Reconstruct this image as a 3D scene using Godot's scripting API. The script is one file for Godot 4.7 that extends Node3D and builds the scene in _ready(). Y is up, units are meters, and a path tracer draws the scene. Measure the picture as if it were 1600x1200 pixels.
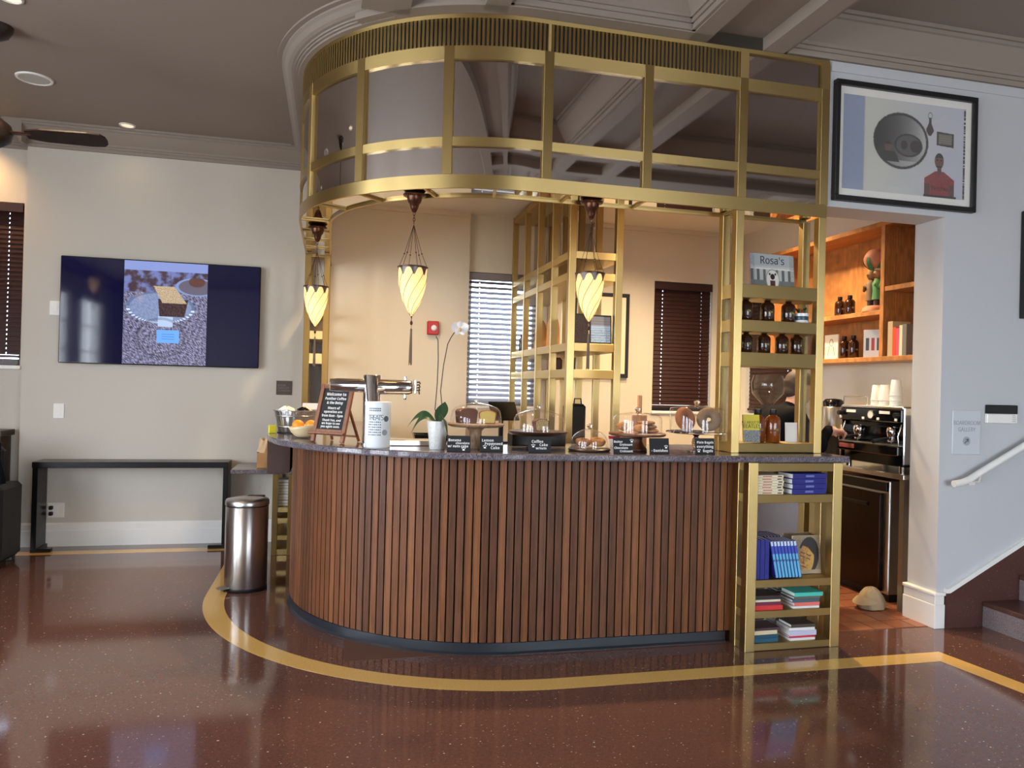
extends Node3D
# A hotel coffee bar: curved walnut counter under a brass and mirror canopy, terrazzo floor.

class Geo:
	var v := PackedVector3Array()
	var n := PackedVector3Array()
	var u := PackedVector2Array()
	var x := PackedInt32Array()

	func vert(p: Vector3, nn: Vector3, uv := Vector2.ZERO) -> int:
		v.append(p); n.append(nn); u.append(uv)
		return v.size() - 1

	func face(a: int, b: int, c: int) -> void:
		var g := (v[b] - v[a]).cross(v[c] - v[a])
		if g.dot(n[a] + n[b] + n[c]) > 0.0:
			x.append_array([a, c, b])
		else:
			x.append_array([a, b, c])

	func quad(a: Vector3, b: Vector3, c: Vector3, d: Vector3, nn: Vector3) -> void:
		var k := v.size()
		vert(a, nn, Vector2(0, 1)); vert(b, nn, Vector2(1, 1)); vert(c, nn, Vector2(1, 0)); vert(d, nn, Vector2(0, 0))
		face(k, k + 1, k + 2); face(k, k + 2, k + 3)

	func tri(a: Vector3, b: Vector3, c: Vector3, nn: Vector3) -> void:
		var k := v.size()
		vert(a, nn); vert(b, nn); vert(c, nn)
		face(k, k + 1, k + 2)

	func box(ctr: Vector3, size: Vector3, bev := 0.0, bas := Basis()) -> Geo:
		var h := size * 0.5
		bev = minf(bev, 0.45 * minf(size.x, minf(size.y, size.z)))
		for ax in 3:
			var b1 := (ax + 1) % 3
			var b2 := (ax + 2) % 3
			for s in [-1.0, 1.0]:
				var pts := []
				for q in [[-1.0, -1.0], [1.0, -1.0], [1.0, 1.0], [-1.0, 1.0]]:
					var p := Vector3.ZERO
					p[ax] = s * h[ax]
					p[b1] = q[0] * (h[b1] - bev)
					p[b2] = q[1] * (h[b2] - bev)
					pts.append(ctr + bas * p)
				var nn := Vector3.ZERO
				nn[ax] = s
				quad(pts[0], pts[1], pts[2], pts[3], bas * nn)
		if bev <= 0.0:
			return self
		for ax in 3:                       # edges along ax
			var b1 := (ax + 1) % 3
			var b2 := (ax + 2) % 3
			for s1 in [-1.0, 1.0]:
				for s2 in [-1.0, 1.0]:
					var pts := []
					for q in [[-1.0, 0], [1.0, 0], [1.0, 1], [-1.0, 1]]:
						var p := Vector3.ZERO
						p[ax] = q[0] * (h[ax] - bev)
						p[b1] = s1 * (h[b1] - (0.0 if q[1] == 0 else bev))
						p[b2] = s2 * (h[b2] - (bev if q[1] == 0 else 0.0))
						pts.append(ctr + bas * p)
					var nn := Vector3.ZERO
					nn[b1] = s1
					nn[b2] = s2
					quad(pts[0], pts[1], pts[2], pts[3], bas * nn.normalized())
		for sx in [-1.0, 1.0]:
			for sy in [-1.0, 1.0]:
				for sz in [-1.0, 1.0]:
					var s := Vector3(sx, sy, sz)
					tri(ctr + bas * (s * (h - Vector3(0, bev, bev))), ctr + bas * (s * (h - Vector3(bev, 0, bev))), ctr + bas * (s * (h - Vector3(bev, bev, 0))), bas * s.normalized())
		return self

	func bx(x0: float, x1: float, y0: float, y1: float, z0: float, z1: float, bev := 0.0) -> Geo:
		return box(Vector3(x0 + x1, y0 + y1, z0 + z1) * 0.5, Vector3(absf(x1 - x0), absf(y1 - y0), absf(z1 - z0)), bev)

	# profile of (radius, height), walked so that the outside is on the right hand
	func lathe(prof: Array, seg := 24, xf := Transform3D(), sharp := 0.55) -> Geo:
		var m := prof.size()
		for k in m - 1:
			var p0: Vector2 = prof[k]
			var p1: Vector2 = prof[k + 1]
			if p0.distance_to(p1) < 1e-6:
				continue
			var d := (p1 - p0).normalized()
			var e := Vector2(d.y, -d.x)
			var na := e
			var nb := e
			if k > 0 and p0.x > 1e-5:
				var q: Vector2 = (p0 - prof[k - 1]).normalized()
				var f := Vector2(q.y, -q.x)
				if f.dot(e) > sharp:
					na = (e + f).normalized()
			if k < m - 2 and p1.x > 1e-5:
				var q: Vector2 = (prof[k + 2] - p1).normalized()
				var f := Vector2(q.y, -q.x)
				if f.dot(e) > sharp:
					nb = (e + f).normalized()
			var base := v.size()
			for j in seg + 1:
				var a := TAU * j / seg
				var cs := cos(a)
				var sn := sin(a)
				vert(xf * Vector3(p0.x * cs, p0.y, p0.x * sn), (xf.basis * Vector3(na.x * cs, na.y, na.x * sn)).normalized(), Vector2(float(j) / seg, float(k) / m))
				vert(xf * Vector3(p1.x * cs, p1.y, p1.x * sn), (xf.basis * Vector3(nb.x * cs, nb.y, nb.x * sn)).normalized(), Vector2(float(j) / seg, float(k + 1) / m))
			for j in seg:
				var a := base + 2 * j
				if p0.x > 1e-6:
					face(a, a + 2, a + 1)
				if p1.x > 1e-6:
					face(a + 1, a + 2, a + 3)
		return self

	func ball(c: Vector3, r: Vector3, seg := 16, bas := Basis()) -> Geo:
		var prof := []
		var m := maxi(6, seg / 2)
		for k in m + 1:
			var a := -PI / 2 + PI * k / m
			prof.append(Vector2(cos(a) if k > 0 and k < m else 0.0, sin(a)))
		return lathe(prof, seg, Transform3D(bas * Basis.from_scale(r), c), -1.0)

	func tube(pts: Array, r, seg := 8) -> Geo:
		var m := pts.size()
		var up := Vector3.UP
		var base := v.size()
		for k in m:
			var t: Vector3 = (pts[mini(k + 1, m - 1)] - pts[maxi(k - 1, 0)]).normalized()
			if k == 0 and absf(t.dot(up)) > 0.9:
				up = Vector3.RIGHT
			var s := t.cross(up).normalized()
			up = s.cross(t).normalized()
			var rr: float = r[k] if r is Array else r
			for j in seg + 1:
				var a := TAU * j / seg
				var d := s * cos(a) + up * sin(a)
				vert(pts[k] + d * rr, d, Vector2(float(j) / seg, float(k) / m))
		for k in m - 1:
			for j in seg:
				var a := base + k * (seg + 1) + j
				face(a, a + 1, a + seg + 1); face(a + 1, a + seg + 2, a + seg + 1)
		for e in 2:
			var k := 0 if e == 0 else m - 1
			var t: Vector3 = (pts[1] - pts[0]).normalized() * -1.0 if e == 0 else (pts[m - 1] - pts[m - 2]).normalized()
			var ctr := vert(pts[k], t)
			var ring := v.size()
			for j in seg + 1:
				vert(v[base + k * (seg + 1) + j], t)
			for j in seg:
				face(ctr, ring + j, ring + j + 1)
		return self

	# polygon (x, y) pulled from z0 to z1
	func ext(poly: PackedVector2Array, z0: float, z1: float, xf := Transform3D()) -> Geo:
		var idx := Geometry2D.triangulate_polygon(poly)
		for z in [z0, z1]:
			var nn := xf.basis * Vector3(0, 0, 1.0 if (z == z1) == (z1 > z0) else -1.0)
			var k := v.size()
			for p in poly:
				vert(xf * Vector3(p.x, p.y, z), nn, p)
			for t in range(0, idx.size(), 3):
				face(k + idx[t], k + idx[t + 1], k + idx[t + 2])
		var area := 0.0
		for k in poly.size():
			area += poly[k].cross(poly[(k + 1) % poly.size()])
		for k in poly.size():
			var a := poly[k]
			var b := poly[(k + 1) % poly.size()]
			var d := (b - a).normalized() * signf(area)
			quad(xf * Vector3(a.x, a.y, z0), xf * Vector3(b.x, b.y, z0), xf * Vector3(b.x, b.y, z1), xf * Vector3(a.x, a.y, z1), xf.basis * Vector3(d.y, -d.x, 0))
		return self

	# closed profile of (out, y) carried along pts with the outward directions outs
	func sweep(pts: Array, outs: Array, prof: Array, caps := true) -> Geo:
		var area := 0.0
		for k in prof.size():
			area += prof[k].cross(prof[(k + 1) % prof.size()])
		for k in prof.size():
			var p0: Vector2 = prof[k]
			var p1: Vector2 = prof[(k + 1) % prof.size()]
			var d := (p1 - p0).normalized() * signf(area)
			var base := v.size()
			for j in pts.size():
				var nn: Vector3 = (outs[j] * d.y + Vector3.UP * -d.x).normalized()
				vert(pts[j] + outs[j] * p0.x + Vector3.UP * p0.y, nn, Vector2(float(j) / (pts.size() - 1), 0))
				vert(pts[j] + outs[j] * p1.x + Vector3.UP * p1.y, nn, Vector2(float(j) / (pts.size() - 1), 1))
			for j in pts.size() - 1:
				var a := base + 2 * j
				face(a, a + 1, a + 2); face(a + 1, a + 3, a + 2)
		if caps:
			var poly := PackedVector2Array(prof)
			var idx := Geometry2D.triangulate_polygon(poly)
			for e in 2:
				var j := 0 if e == 0 else pts.size() - 1
				var t: Vector3 = (pts[0] - pts[1]).normalized() if e == 0 else (pts[j] - pts[j - 1]).normalized()
				var k := v.size()
				for p in poly:
					vert(pts[j] + outs[j] * p.x + Vector3.UP * p.y, t)
				for q in range(0, idx.size(), 3):
					face(k + idx[q], k + idx[q + 1], k + idx[q + 2])
		return self

	# surface from f(s, t), s and t in 0..1
	func patch(nu: int, nv: int, f: Callable, flip := false) -> Geo:
		var base := v.size()
		var grid := []
		for j in nv + 1:
			for i in nu + 1:
				grid.append(f.call(float(i) / nu, float(j) / nv))
		for j in nv + 1:
			for i in nu + 1:
				var du: Vector3 = grid[j * (nu + 1) + mini(i + 1, nu)] - grid[j * (nu + 1) + maxi(i - 1, 0)]
				var dv: Vector3 = grid[mini(j + 1, nv) * (nu + 1) + i] - grid[maxi(j - 1, 0) * (nu + 1) + i]
				var nn := du.cross(dv).normalized()
				if nn.length() < 0.5:
					nn = Vector3.UP
				vert(grid[j * (nu + 1) + i], -nn if flip else nn, Vector2(float(i) / nu, float(j) / nv))
		for j in nv:
			for i in nu:
				var a := base + j * (nu + 1) + i
				face(a, a + 1, a + nu + 1); face(a + 1, a + nu + 2, a + nu + 1)
		return self

	func moved(off: Vector3) -> Geo:
		for k in v.size():
			v[k] += off
		return self

	func mesh() -> ArrayMesh:
		var a := []
		a.resize(Mesh.ARRAY_MAX)
		a[Mesh.ARRAY_VERTEX] = v
		a[Mesh.ARRAY_NORMAL] = n
		a[Mesh.ARRAY_TEX_UV] = u
		a[Mesh.ARRAY_INDEX] = x
		var m := ArrayMesh.new()
		m.add_surface_from_arrays(Mesh.PRIMITIVE_TRIANGLES, a)
		return m


const CX := 1.05      # centre of the counter's bend
const CZ := -5.24
const R0 := 1.295     # line of the slats and of the canopy
const XE := 2.885     # right end
const ZE := -7.1      # back wall
const TOP := 1.102    # counter top
var M := {}
var used := {}
var rng := RandomNumberGenerator.new()


func V(x, y, z) -> Vector3:
	return Vector3(x, y, z)


# ---------------------------------------------------------------- naming and adding
func numbered(called: String) -> String:
	if not used.has(called):
		used[called] = 0
		return called
	used[called] += 1
	return "%s_%03d" % [called, used[called]]


func tag(o: Node, label: String, category: String, group := "") -> Node:
	o.set_meta("label", label)
	o.set_meta("category", category)
	if group:
		o.set_meta("group", group)
	return o


func thing(called: String, label: String, category: String, at := Vector3.ZERO, turn := 0.0, group := "") -> Node3D:
	var o := Node3D.new()
	o.name = numbered(called)
	add_child(o)
	o.position = at
	o.rotation.y = turn
	tag(o, label, category, group)
	return o


func part(parent: Node, called: String, g, mat: Material, label := "") -> MeshInstance3D:
	var o := MeshInstance3D.new()
	o.name = called
	o.mesh = g.mesh() if g is Geo else g
	o.material_override = mat
	parent.add_child(o, true)
	if label:
		o.set_meta("label", label)
	return o


# a part whose shape is written in room coordinates
func wpart(parent: Node3D, called: String, g: Geo, mat: Material, label := "") -> MeshInstance3D:
	var off := parent.position
	if parent.get_parent() != self and parent.get_parent() is Node3D:
		off += parent.get_parent().position
	return part(parent, called, g.moved(-off), mat, label)


func solo(called: String, g: Geo, mat: Material, label: String, category: String, at := Vector3.ZERO, turn := 0.0, group := "") -> MeshInstance3D:
	var o := part(self, numbered(called), g, mat)
	o.position = at
	o.rotation.y = turn
	tag(o, label, category, group)
	return o


func struct(called: String, g, mat: Material) -> Node3D:
	var o: Node3D
	if g == null:
		o = Node3D.new()
		o.name = numbered(called)
		add_child(o)
	else:
		o = part(self, numbered(called), g, mat)
	o.set_meta("kind", "structure")
	return o


func copy(o: Node3D, at: Vector3, turn := 0.0, label := "", group := "") -> Node3D:
	var base := String(o.name).trim_suffix("_" + String(o.name).get_slice("_", String(o.name).get_slice_count("_") - 1)) if String(o.name).right(3).is_valid_int() else String(o.name)
	var r: Node3D = o.duplicate()
	r.name = numbered(base)
	add_child(r)
	r.position = at
	r.rotation.y = turn
	if label:
		r.set_meta("label", label)
	if group:
		r.set_meta("group", group)
	return r


func words(parent: Node, text: String, h: float, at: Vector3, mat: Material, bas := Basis(), serif := false, align := HORIZONTAL_ALIGNMENT_CENTER) -> MeshInstance3D:
	var t := TextMesh.new()
	var f := SystemFont.new()
	f.font_names = PackedStringArray(["Droid Serif" if serif else "Droid Sans"])
	f.font_weight = 700 if mat == M.chalk else 400
	t.font = f
	t.text = text
	t.font_size = 32
	t.pixel_size = h / 32.0
	t.depth = 0.0006
	t.curve_step = 4.0
	t.horizontal_alignment = align
	var o := MeshInstance3D.new()
	o.name = "lettering"
	o.mesh = t
	o.material_override = mat
	parent.add_child(o, true)
	o.transform = Transform3D(bas, at)
	return o


# ---------------------------------------------------------------- materials
func mat(c: Color, rough := 0.6, metal := 0.0, spec := 0.5) -> StandardMaterial3D:
	var m := StandardMaterial3D.new()
	m.albedo_color = c
	m.roughness = rough
	m.metallic = metal
	m.metallic_specular = spec
	return m


func rgb(r: int, g: int, b: int) -> Color:
	return Color8(r, g, b)


func tex(im: Image) -> ImageTexture:
	return ImageTexture.create_from_image(im)


func paint(w: int, h: int, f: Callable) -> ImageTexture:
	var im := Image.create(w, h, false, Image.FORMAT_RGB8)
	for y in h:
		for x in w:
			im.set_pixel(x, y, f.call((x + 0.5) / w, (y + 0.5) / h))
	return tex(im)


func printed(t: Texture2D, rough := 0.5) -> StandardMaterial3D:
	var m := mat(Color.WHITE, rough)
	m.albedo_texture = t
	m.texture_repeat = false
	return m


func noise(sd: int, freq: float, oct := 3) -> FastNoiseLite:
	var f := FastNoiseLite.new()
	f.seed = sd
	f.frequency = freq
	f.fractal_octaves = oct
	f.noise_type = FastNoiseLite.TYPE_SIMPLEX_SMOOTH
	return f


func tri(m: StandardMaterial3D, t: Texture2D, scale: Vector3, world := false) -> StandardMaterial3D:
	m.albedo_texture = t
	m.uv1_triplanar = true
	m.uv1_world_triplanar = world
	m.uv1_scale = scale
	m.uv1_triplanar_sharpness = 8.0
	return m


# wood grain that runs along the texture's y
func grain(sd: int, a: Color, b: Color, c: Color) -> ImageTexture:
	var f := noise(sd, 1.0, 4)
	var w := noise(sd + 7, 1.0, 2)
	return paint(256, 256, func(u, v):
		# wraps round by using a circle in u and v
		var x := cos(u * TAU) * 1.9
		var y := sin(u * TAU) * 1.9
		var s: float = f.get_noise_3d(x * 3.0, y * 3.0, absf(v - 0.5) * 2.2)
		var k: float = w.get_noise_3d(x * 0.9 + 9.0, y * 0.9, absf(v - 0.5) * 3.0)
		var col := a.lerp(b, clampf(0.5 + s * 1.1, 0, 1))
		return col.lerp(c, clampf(k * 1.2, 0, 0.8)))


func materials() -> void:
	rng.seed = 77
	# terrazzo
	var fa := noise(3, 1.0, 3)
	var im := Image.create(1024, 1024, false, Image.FORMAT_RGB8)
	for y in 1024:
		for x in 1024:
			var q: float = fa.get_noise_2d(x * 0.09, y * 0.09) * 0.5
			var r: float = fa.get_noise_2d(x * 0.35 + 500, y * 0.35)
			var col := Color(0.38, 0.255, 0.215).lerp(Color(0.45, 0.31, 0.26), clampf(0.5 + q, 0, 1))
			im.set_pixel(x, y, col.lerp(Color(0.26, 0.165, 0.14), clampf(r * 1.5 - 0.25, 0, 0.6)))
	for k in 2600:
		var c := Color(0.66, 0.54, 0.46) if k % 4 else Color(0.86, 0.82, 0.78)
		if k % 5 == 0:
			c = Color(0.42, 0.2, 0.14)
		var x0 := rng.randi_range(3, 1018)
		var y0 := rng.randi_range(3, 1018)
		var s := rng.randi_range(1, 2) if k % 9 else 3
		for dy in s:
			for dx in s + rng.randi_range(0, 1):
				if rng.randf() < 0.9:
					im.set_pixel(x0 + dx, y0 + dy, c)
	M.terrazzo = tri(mat(Color.WHITE, 0.085, 0.0, 0.62), tex(im), V(0.5, 0.5, 0.5), true)
	M.stair = tri(mat(Color(0.8, 0.76, 0.78), 0.3, 0.0, 0.5), tex(im), V(0.8, 0.8, 0.8), true)
	var fst := noise(6, 1.0, 3)
	var stt := paint(256, 256, func(u, v): return Color(0.43, 0.37, 0.37).lerp(Color(0.62, 0.57, 0.58), clampf(fst.get_noise_2d(u * 120, v * 120) * 2.2, 0, 1)))
	M.step = tri(mat(Color.WHITE, 0.35), stt, V(1.4, 1.4, 1.4), true)
	var fy := noise(5, 1.0, 3)
	var yt := paint(256, 256, func(u, v): return Color(0.93, 0.77, 0.46).lerp(Color(0.82, 0.64, 0.34), clampf(0.5 + fy.get_noise_2d(u * 90, v * 90) * 1.2, 0, 1)))
	M.yellow = tri(mat(Color.WHITE, 0.1), yt, V(2, 2, 2), true)
	# plaster and paint
	M.wall = mat(rgb(203, 196, 184), 0.75)
	M.cream = mat(rgb(212, 201, 180), 0.75)
	M.grey_wall = mat(rgb(190, 191, 194), 0.7)
	M.kitchen_white = mat(rgb(226, 222, 212), 0.75)
	M.white_trim = mat(rgb(232, 230, 224), 0.4)
	M.ceiling = mat(rgb(146, 134, 123), 0.7)
	M.white_ceiling = mat(rgb(232, 226, 214), 0.8)
	# metals
	# brushed brass: bands are brushed along, posts upright
	M.brass = mat(Color(0.75, 0.65, 0.43), 0.4, 1.0)
	M.brass.anisotropy_enabled = true
	M.brass.anisotropy = -0.75
	M.brass_post = M.brass.duplicate()
	M.brass_post.anisotropy = 0.75
	M.steel = mat(Color(0.76, 0.75, 0.73), 0.3, 1.0)
	M.brushed_steel = mat(Color(0.78, 0.76, 0.74), 0.36, 1.0)
	M.brushed_steel.anisotropy_enabled = true
	M.brushed_steel.anisotropy = -0.85
	M.chrome = mat(Color(0.86, 0.86, 0.87), 0.07, 1.0)
	M.mirror = mat(Color(0.80, 0.77, 0.75), 0.03, 1.0)
	M.soffit_mirror = mat(Color(0.78, 0.75, 0.72), 0.02, 1.0)
	M.bronze = mat(rgb(84, 52, 36), 0.32, 0.75)
	M.black = mat(rgb(17, 16, 17), 0.45)
	M.black_gloss = mat(rgb(14, 13, 14), 0.12)
	M.black_metal = mat(rgb(24, 23, 24), 0.28, 0.4)
	M.rubber = mat(rgb(31, 34, 41), 0.4)
	# woods
	M.walnut = []
	var tones := [[0.46, 0.28, 0.16], [0.42, 0.25, 0.145], [0.36, 0.215, 0.125], [0.49, 0.305, 0.18], [0.40, 0.25, 0.165], [0.435, 0.26, 0.14], [0.345, 0.205, 0.12]]
	for k in tones.size():
		var t: Array = tones[k]
		var a := Color(t[0], t[1], t[2])
		var gt := grain(40 + k, a * 1.16, a * 0.86, a * 0.66)
		var w := tri(mat(Color.WHITE, 0.5, 0.0, 0.4), gt, V(6.0, 0.9, 6.0))
		M.walnut.append(w)
	var oak := Color(0.70, 0.47, 0.26)
	M.oak = tri(mat(Color.WHITE, 0.45), grain(61, oak * 1.1, oak * 0.9, oak * 0.78), V(2.2, 2.2, 0.5))
	M.brown_wood = tri(mat(Color.WHITE, 0.4), grain(63, Color(0.45, 0.27, 0.16), Color(0.36, 0.2, 0.11), Color(0.28, 0.15, 0.08)), V(5, 5, 5))
	M.dark_wood = tri(mat(Color.WHITE, 0.35), grain(65, Color(0.27, 0.16, 0.10), Color(0.2, 0.115, 0.07), Color(0.15, 0.08, 0.05)), V(5, 5, 5))
	M.pale_wood = tri(mat(Color.WHITE, 0.5), grain(67, Color(0.66, 0.54, 0.42), Color(0.56, 0.44, 0.33), Color(0.48, 0.36, 0.26)), V(5, 5, 5))
	M.easel_wood = tri(mat(Color.WHITE, 0.45), grain(68, Color(0.60, 0.37, 0.22), Color(0.50, 0.30, 0.17), Color(0.42, 0.24, 0.13)), V(6, 6, 6))
	M.block = mat(rgb(66, 42, 33), 0.5)
	M.blind = mat(rgb(56, 27, 22), 0.4)
	M.blind_grey = mat(rgb(128, 120, 122), 0.45)
	# stone
	var fs := noise(21, 1.0, 4)
	var st := paint(512, 512, func(u, v):
		var s: float = fs.get_noise_2d(u * 34.0 + fs.get_noise_2d(v * 6.0, u * 5.0) * 6.0, v * 9.0)
		var k: float = fs.get_noise_2d(u * 110.0 + 80.0, v * 30.0)
		var col := Color(0.45, 0.42, 0.445).lerp(Color(0.30, 0.27, 0.295), clampf(0.5 + s * 1.3, 0, 1))
		return col.lerp(Color(0.66, 0.645, 0.67), clampf(k * 1.1 - 0.12, 0, 0.6)))
	M.stone = tri(mat(Color.WHITE, 0.12), st, V(1.4, 1.4, 1.4))
	var ft := noise(23, 1.0, 3)
	M.tile = []
	for c in [Color(0.62, 0.385, 0.27), Color(0.585, 0.355, 0.25), Color(0.65, 0.415, 0.29)]:
		var tt := paint(64, 64, func(u, v): return c.lerp(c * 0.8, clampf(0.4 + ft.get_noise_2d(u * 60, v * 60 + c.r * 99.0), 0, 1)))
		M.tile.append(tri(mat(Color.WHITE, 0.35), tt, V(4, 4, 4), true))
	M.grout = mat(rgb(96, 62, 46), 0.8)
	# glass
	M.glass = mat(Color(1, 1, 1, 0.04), 0.0)
	M.glass.transparency = BaseMaterial3D.TRANSPARENCY_ALPHA
	M.smoked = mat(Color(0.24, 0.22, 0.21, 0.36), 0.03)
	M.smoked.transparency = BaseMaterial3D.TRANSPARENCY_ALPHA
	M.dome_glass = mat(Color(0.96, 0.97, 0.98, 0.012), 0.0, 0.0, 0.6)
	M.dome_glass.transparency = BaseMaterial3D.TRANSPARENCY_ALPHA
	M.clear_solid = mat(Color(0.98, 0.98, 0.98, 0.0), 0.02)
	M.clear_solid.refraction_enabled = true
	M.clear_solid.refraction_scale = 0.05
	M.amber = mat(rgb(46, 20, 8), 0.06, 0.0, 0.6)
	M.amber_clear = mat(rgb(120, 58, 18), 0.06, 0.0, 0.6)
	# paper, cloth, food
	M.paper = mat(rgb(236, 234, 228), 0.7)
	M.cream_paper = mat(rgb(228, 214, 182), 0.7)
	M.chalk = mat(rgb(236, 234, 230), 0.9)
	M.board = mat(rgb(24, 24, 26), 0.7)
	M.ink = mat(rgb(30, 28, 30), 0.7)
	M.kraft = mat(rgb(176, 132, 84), 0.8)
	M.white_plastic = mat(rgb(236, 234, 228), 0.35)
	M.enamel = mat(rgb(232, 236, 238), 0.25)
	M.leather = mat(rgb(15, 14, 15), 0.6)
	M.cap_cloth = mat(rgb(166, 146, 116), 0.9)
	M.jacket = mat(rgb(15, 15, 19), 0.9, 0.0, 0.2)
	M.skin = mat(rgb(206, 156, 128), 0.55)
	M.hair = mat(rgb(58, 42, 32), 0.7)
	M.leaf = mat(rgb(38, 70, 40), 0.35)
	M.stem = mat(rgb(52, 46, 30), 0.6)
	M.petal = mat(rgb(240, 234, 228), 0.6)
	M.orange = mat(rgb(240, 150, 32), 0.45)
	M.ceramic = mat(rgb(226, 206, 164), 0.3)
	M.red = mat(rgb(176, 24, 28), 0.4)
	M.blue_book = mat(rgb(30, 34, 122), 0.5)
	M.fan_wood = tri(mat(Color.WHITE, 0.45), grain(71, Color(0.17, 0.105, 0.085), Color(0.12, 0.07, 0.055), Color(0.09, 0.05, 0.04)), V(1.2, 5, 5))
	var fk := noise(31, 1.0, 3)
	for q in [["loaf", Color(0.50, 0.31, 0.20), Color(0.33, 0.18, 0.11)], ["lemon", Color(0.86, 0.76, 0.45), Color(0.70, 0.56, 0.24)], ["cookie", Color(0.66, 0.45, 0.24), Color(0.40, 0.23, 0.10)], ["croissant", Color(0.78, 0.55, 0.30), Color(0.58, 0.34, 0.15)], ["bagel", Color(0.62, 0.37, 0.17), Color(0.50, 0.27, 0.11)], ["seeded", Color(0.60, 0.48, 0.34), Color(0.34, 0.24, 0.16)], ["choc", Color(0.30, 0.17, 0.11), Color(0.16, 0.08, 0.05)]]:
		var ca: Color = q[1]
		var cb: Color = q[2]
		M[q[0]] = tri(mat(Color.WHITE, 0.75), paint(96, 96, func(u, v): return ca.lerp(cb, clampf(0.45 + fk.get_noise_2d(u * 60, v * 60) * 1.6, 0, 1))), V(9, 9, 9))
	M.swirl = tri(mat(Color.WHITE, 0.75), paint(96, 96, func(u, v): return Color(0.80, 0.68, 0.46).lerp(Color(0.22, 0.12, 0.07), clampf(fk.get_noise_2d(u * 16, v * 36) * 5.0 - 0.5, 0, 1))), V(9, 9, 9))
	# lamp shade: cloth that lets the bulb through
	M.shade = mat(rgb(248, 228, 190), 0.7)
	M.shade.backlight_enabled = true
	M.shade.backlight = Color(1.0, 0.9, 0.72)
	M.shade.emission_enabled = true
	M.shade.emission = Color(1.0, 0.70, 0.40)
	M.shade.emission_energy_multiplier = 0.2
	M.bulb = mat(Color(1, 0.9, 0.7), 0.4)
	M.bulb.emission_enabled = true
	M.bulb.emission = Color(1.0, 0.78, 0.45)
	M.bulb.emission_energy_multiplier = 6.0
	M.downlight = mat(Color(1, 1, 1), 0.4)
	M.downlight.emission_enabled = true
	M.downlight.emission = Color(1.0, 0.86, 0.66)
	M.downlight.emission_energy_multiplier = 0.55


# ---------------------------------------------------------------- the bend shared by counter and canopy
# s runs from the right end (x = XE) to the left, round the bend and back to the wall
func bend(s: float) -> Array:
	var l1 := XE - CX
	var l2 := R0 * PI / 2
	if s <= l1:
		return [V(XE - s, 0, CZ + R0), V(0, 0, 1)]
	if s <= l1 + l2:
		var a := PI / 2 + (s - l1) / R0
		var o := V(cos(a), 0, sin(a))
		return [V(CX, 0, CZ) + o * R0, o]
	return [V(CX - R0, 0, CZ - (s - l1 - l2)), V(-1, 0, 0)]


func run(g: Geo, s0: float, s1: float, prof: Array, step := 0.05) -> Geo:
	var pts := []
	var outs := []
	var cuts := [s0, s1]
	for c in [XE - CX, XE - CX + R0 * PI / 2]:
		if c > s0 + 0.001 and c < s1 - 0.001:
			cuts.append(c)
	cuts.sort()
	for k in cuts.size() - 1:
		var mid: float = (cuts[k] + cuts[k + 1]) * 0.5
		var bent: bool = mid > XE - CX and mid < XE - CX + R0 * PI / 2
		var m := int(ceil((cuts[k + 1] - cuts[k]) / step)) if bent else 1
		for j in m + (1 if k == cuts.size() - 2 else 0):
			var b := bend(lerpf(cuts[k], cuts[k + 1], float(j) / m))
			pts.append(b[0]); outs.append(b[1])
	return g.sweep(pts, outs, prof)


func rect(o0: float, o1: float, y0: float, y1: float) -> Array:
	return [Vector2(o0, y0), Vector2(o1, y0), Vector2(o1, y1), Vector2(o0, y1)]


const NTH := ["first", "second", "third", "fourth", "fifth", "sixth", "seventh", "eighth", "ninth"]
const FLAT := Basis(Vector3(1, 0, 0), Vector3(0, 0, 1), Vector3(0, 1, 0))   # (x, z) outline, pulled along y


func slab(g: Geo, outline: PackedVector2Array, y0: float, y1: float) -> Geo:
	return g.ext(outline, y0, y1, Transform3D(FLAT, Vector3.ZERO))


# stepped crown: closed profile, out from the wall and up to the ceiling
func crown(w: float, y0: float, y1: float) -> Array:
	var h := y1 - y0
	return [Vector2(0, y0), Vector2(w * 0.12, y0), Vector2(w * 0.12, y0 + h * 0.14), Vector2(w * 0.2, y0 + h * 0.14), Vector2(w * 0.2, y0 + h * 0.24), Vector2(w * 0.28, y0 + h * 0.24), Vector2(w * 0.28, y0 + h * 0.34),
		Vector2(w * 0.42, y0 + h * 0.44), Vector2(w * 0.62, y0 + h * 0.6), Vector2(w * 0.82, y0 + h * 0.78), Vector2(w * 0.9, y0 + h * 0.8), Vector2(w * 0.9, y0 + h * 0.9), Vector2(w, y0 + h * 0.9), Vector2(w, y1), Vector2(0, y1)]


func line(g: Geo, a: Vector3, b: Vector3, out: Vector3, prof: Array) -> Geo:
	return g.sweep([a, b], [out, out], prof)


func lamp(kind: String, at: Vector3, energy: float, color: Color, size: float) -> Light3D:
	var l: Light3D
	if kind == "omni":
		l = OmniLight3D.new()
		l.omni_range = 30.0
		l.omni_attenuation = 2.0
	else:
		l = SpotLight3D.new()
		l.spot_range = 30.0
		l.spot_attenuation = 2.0
		l.rotation.x = -PI / 2
	l.light_energy = energy
	l.light_color = color
	l.light_size = size
	l.shadow_enabled = true
	l.position = at
	return l


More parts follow.
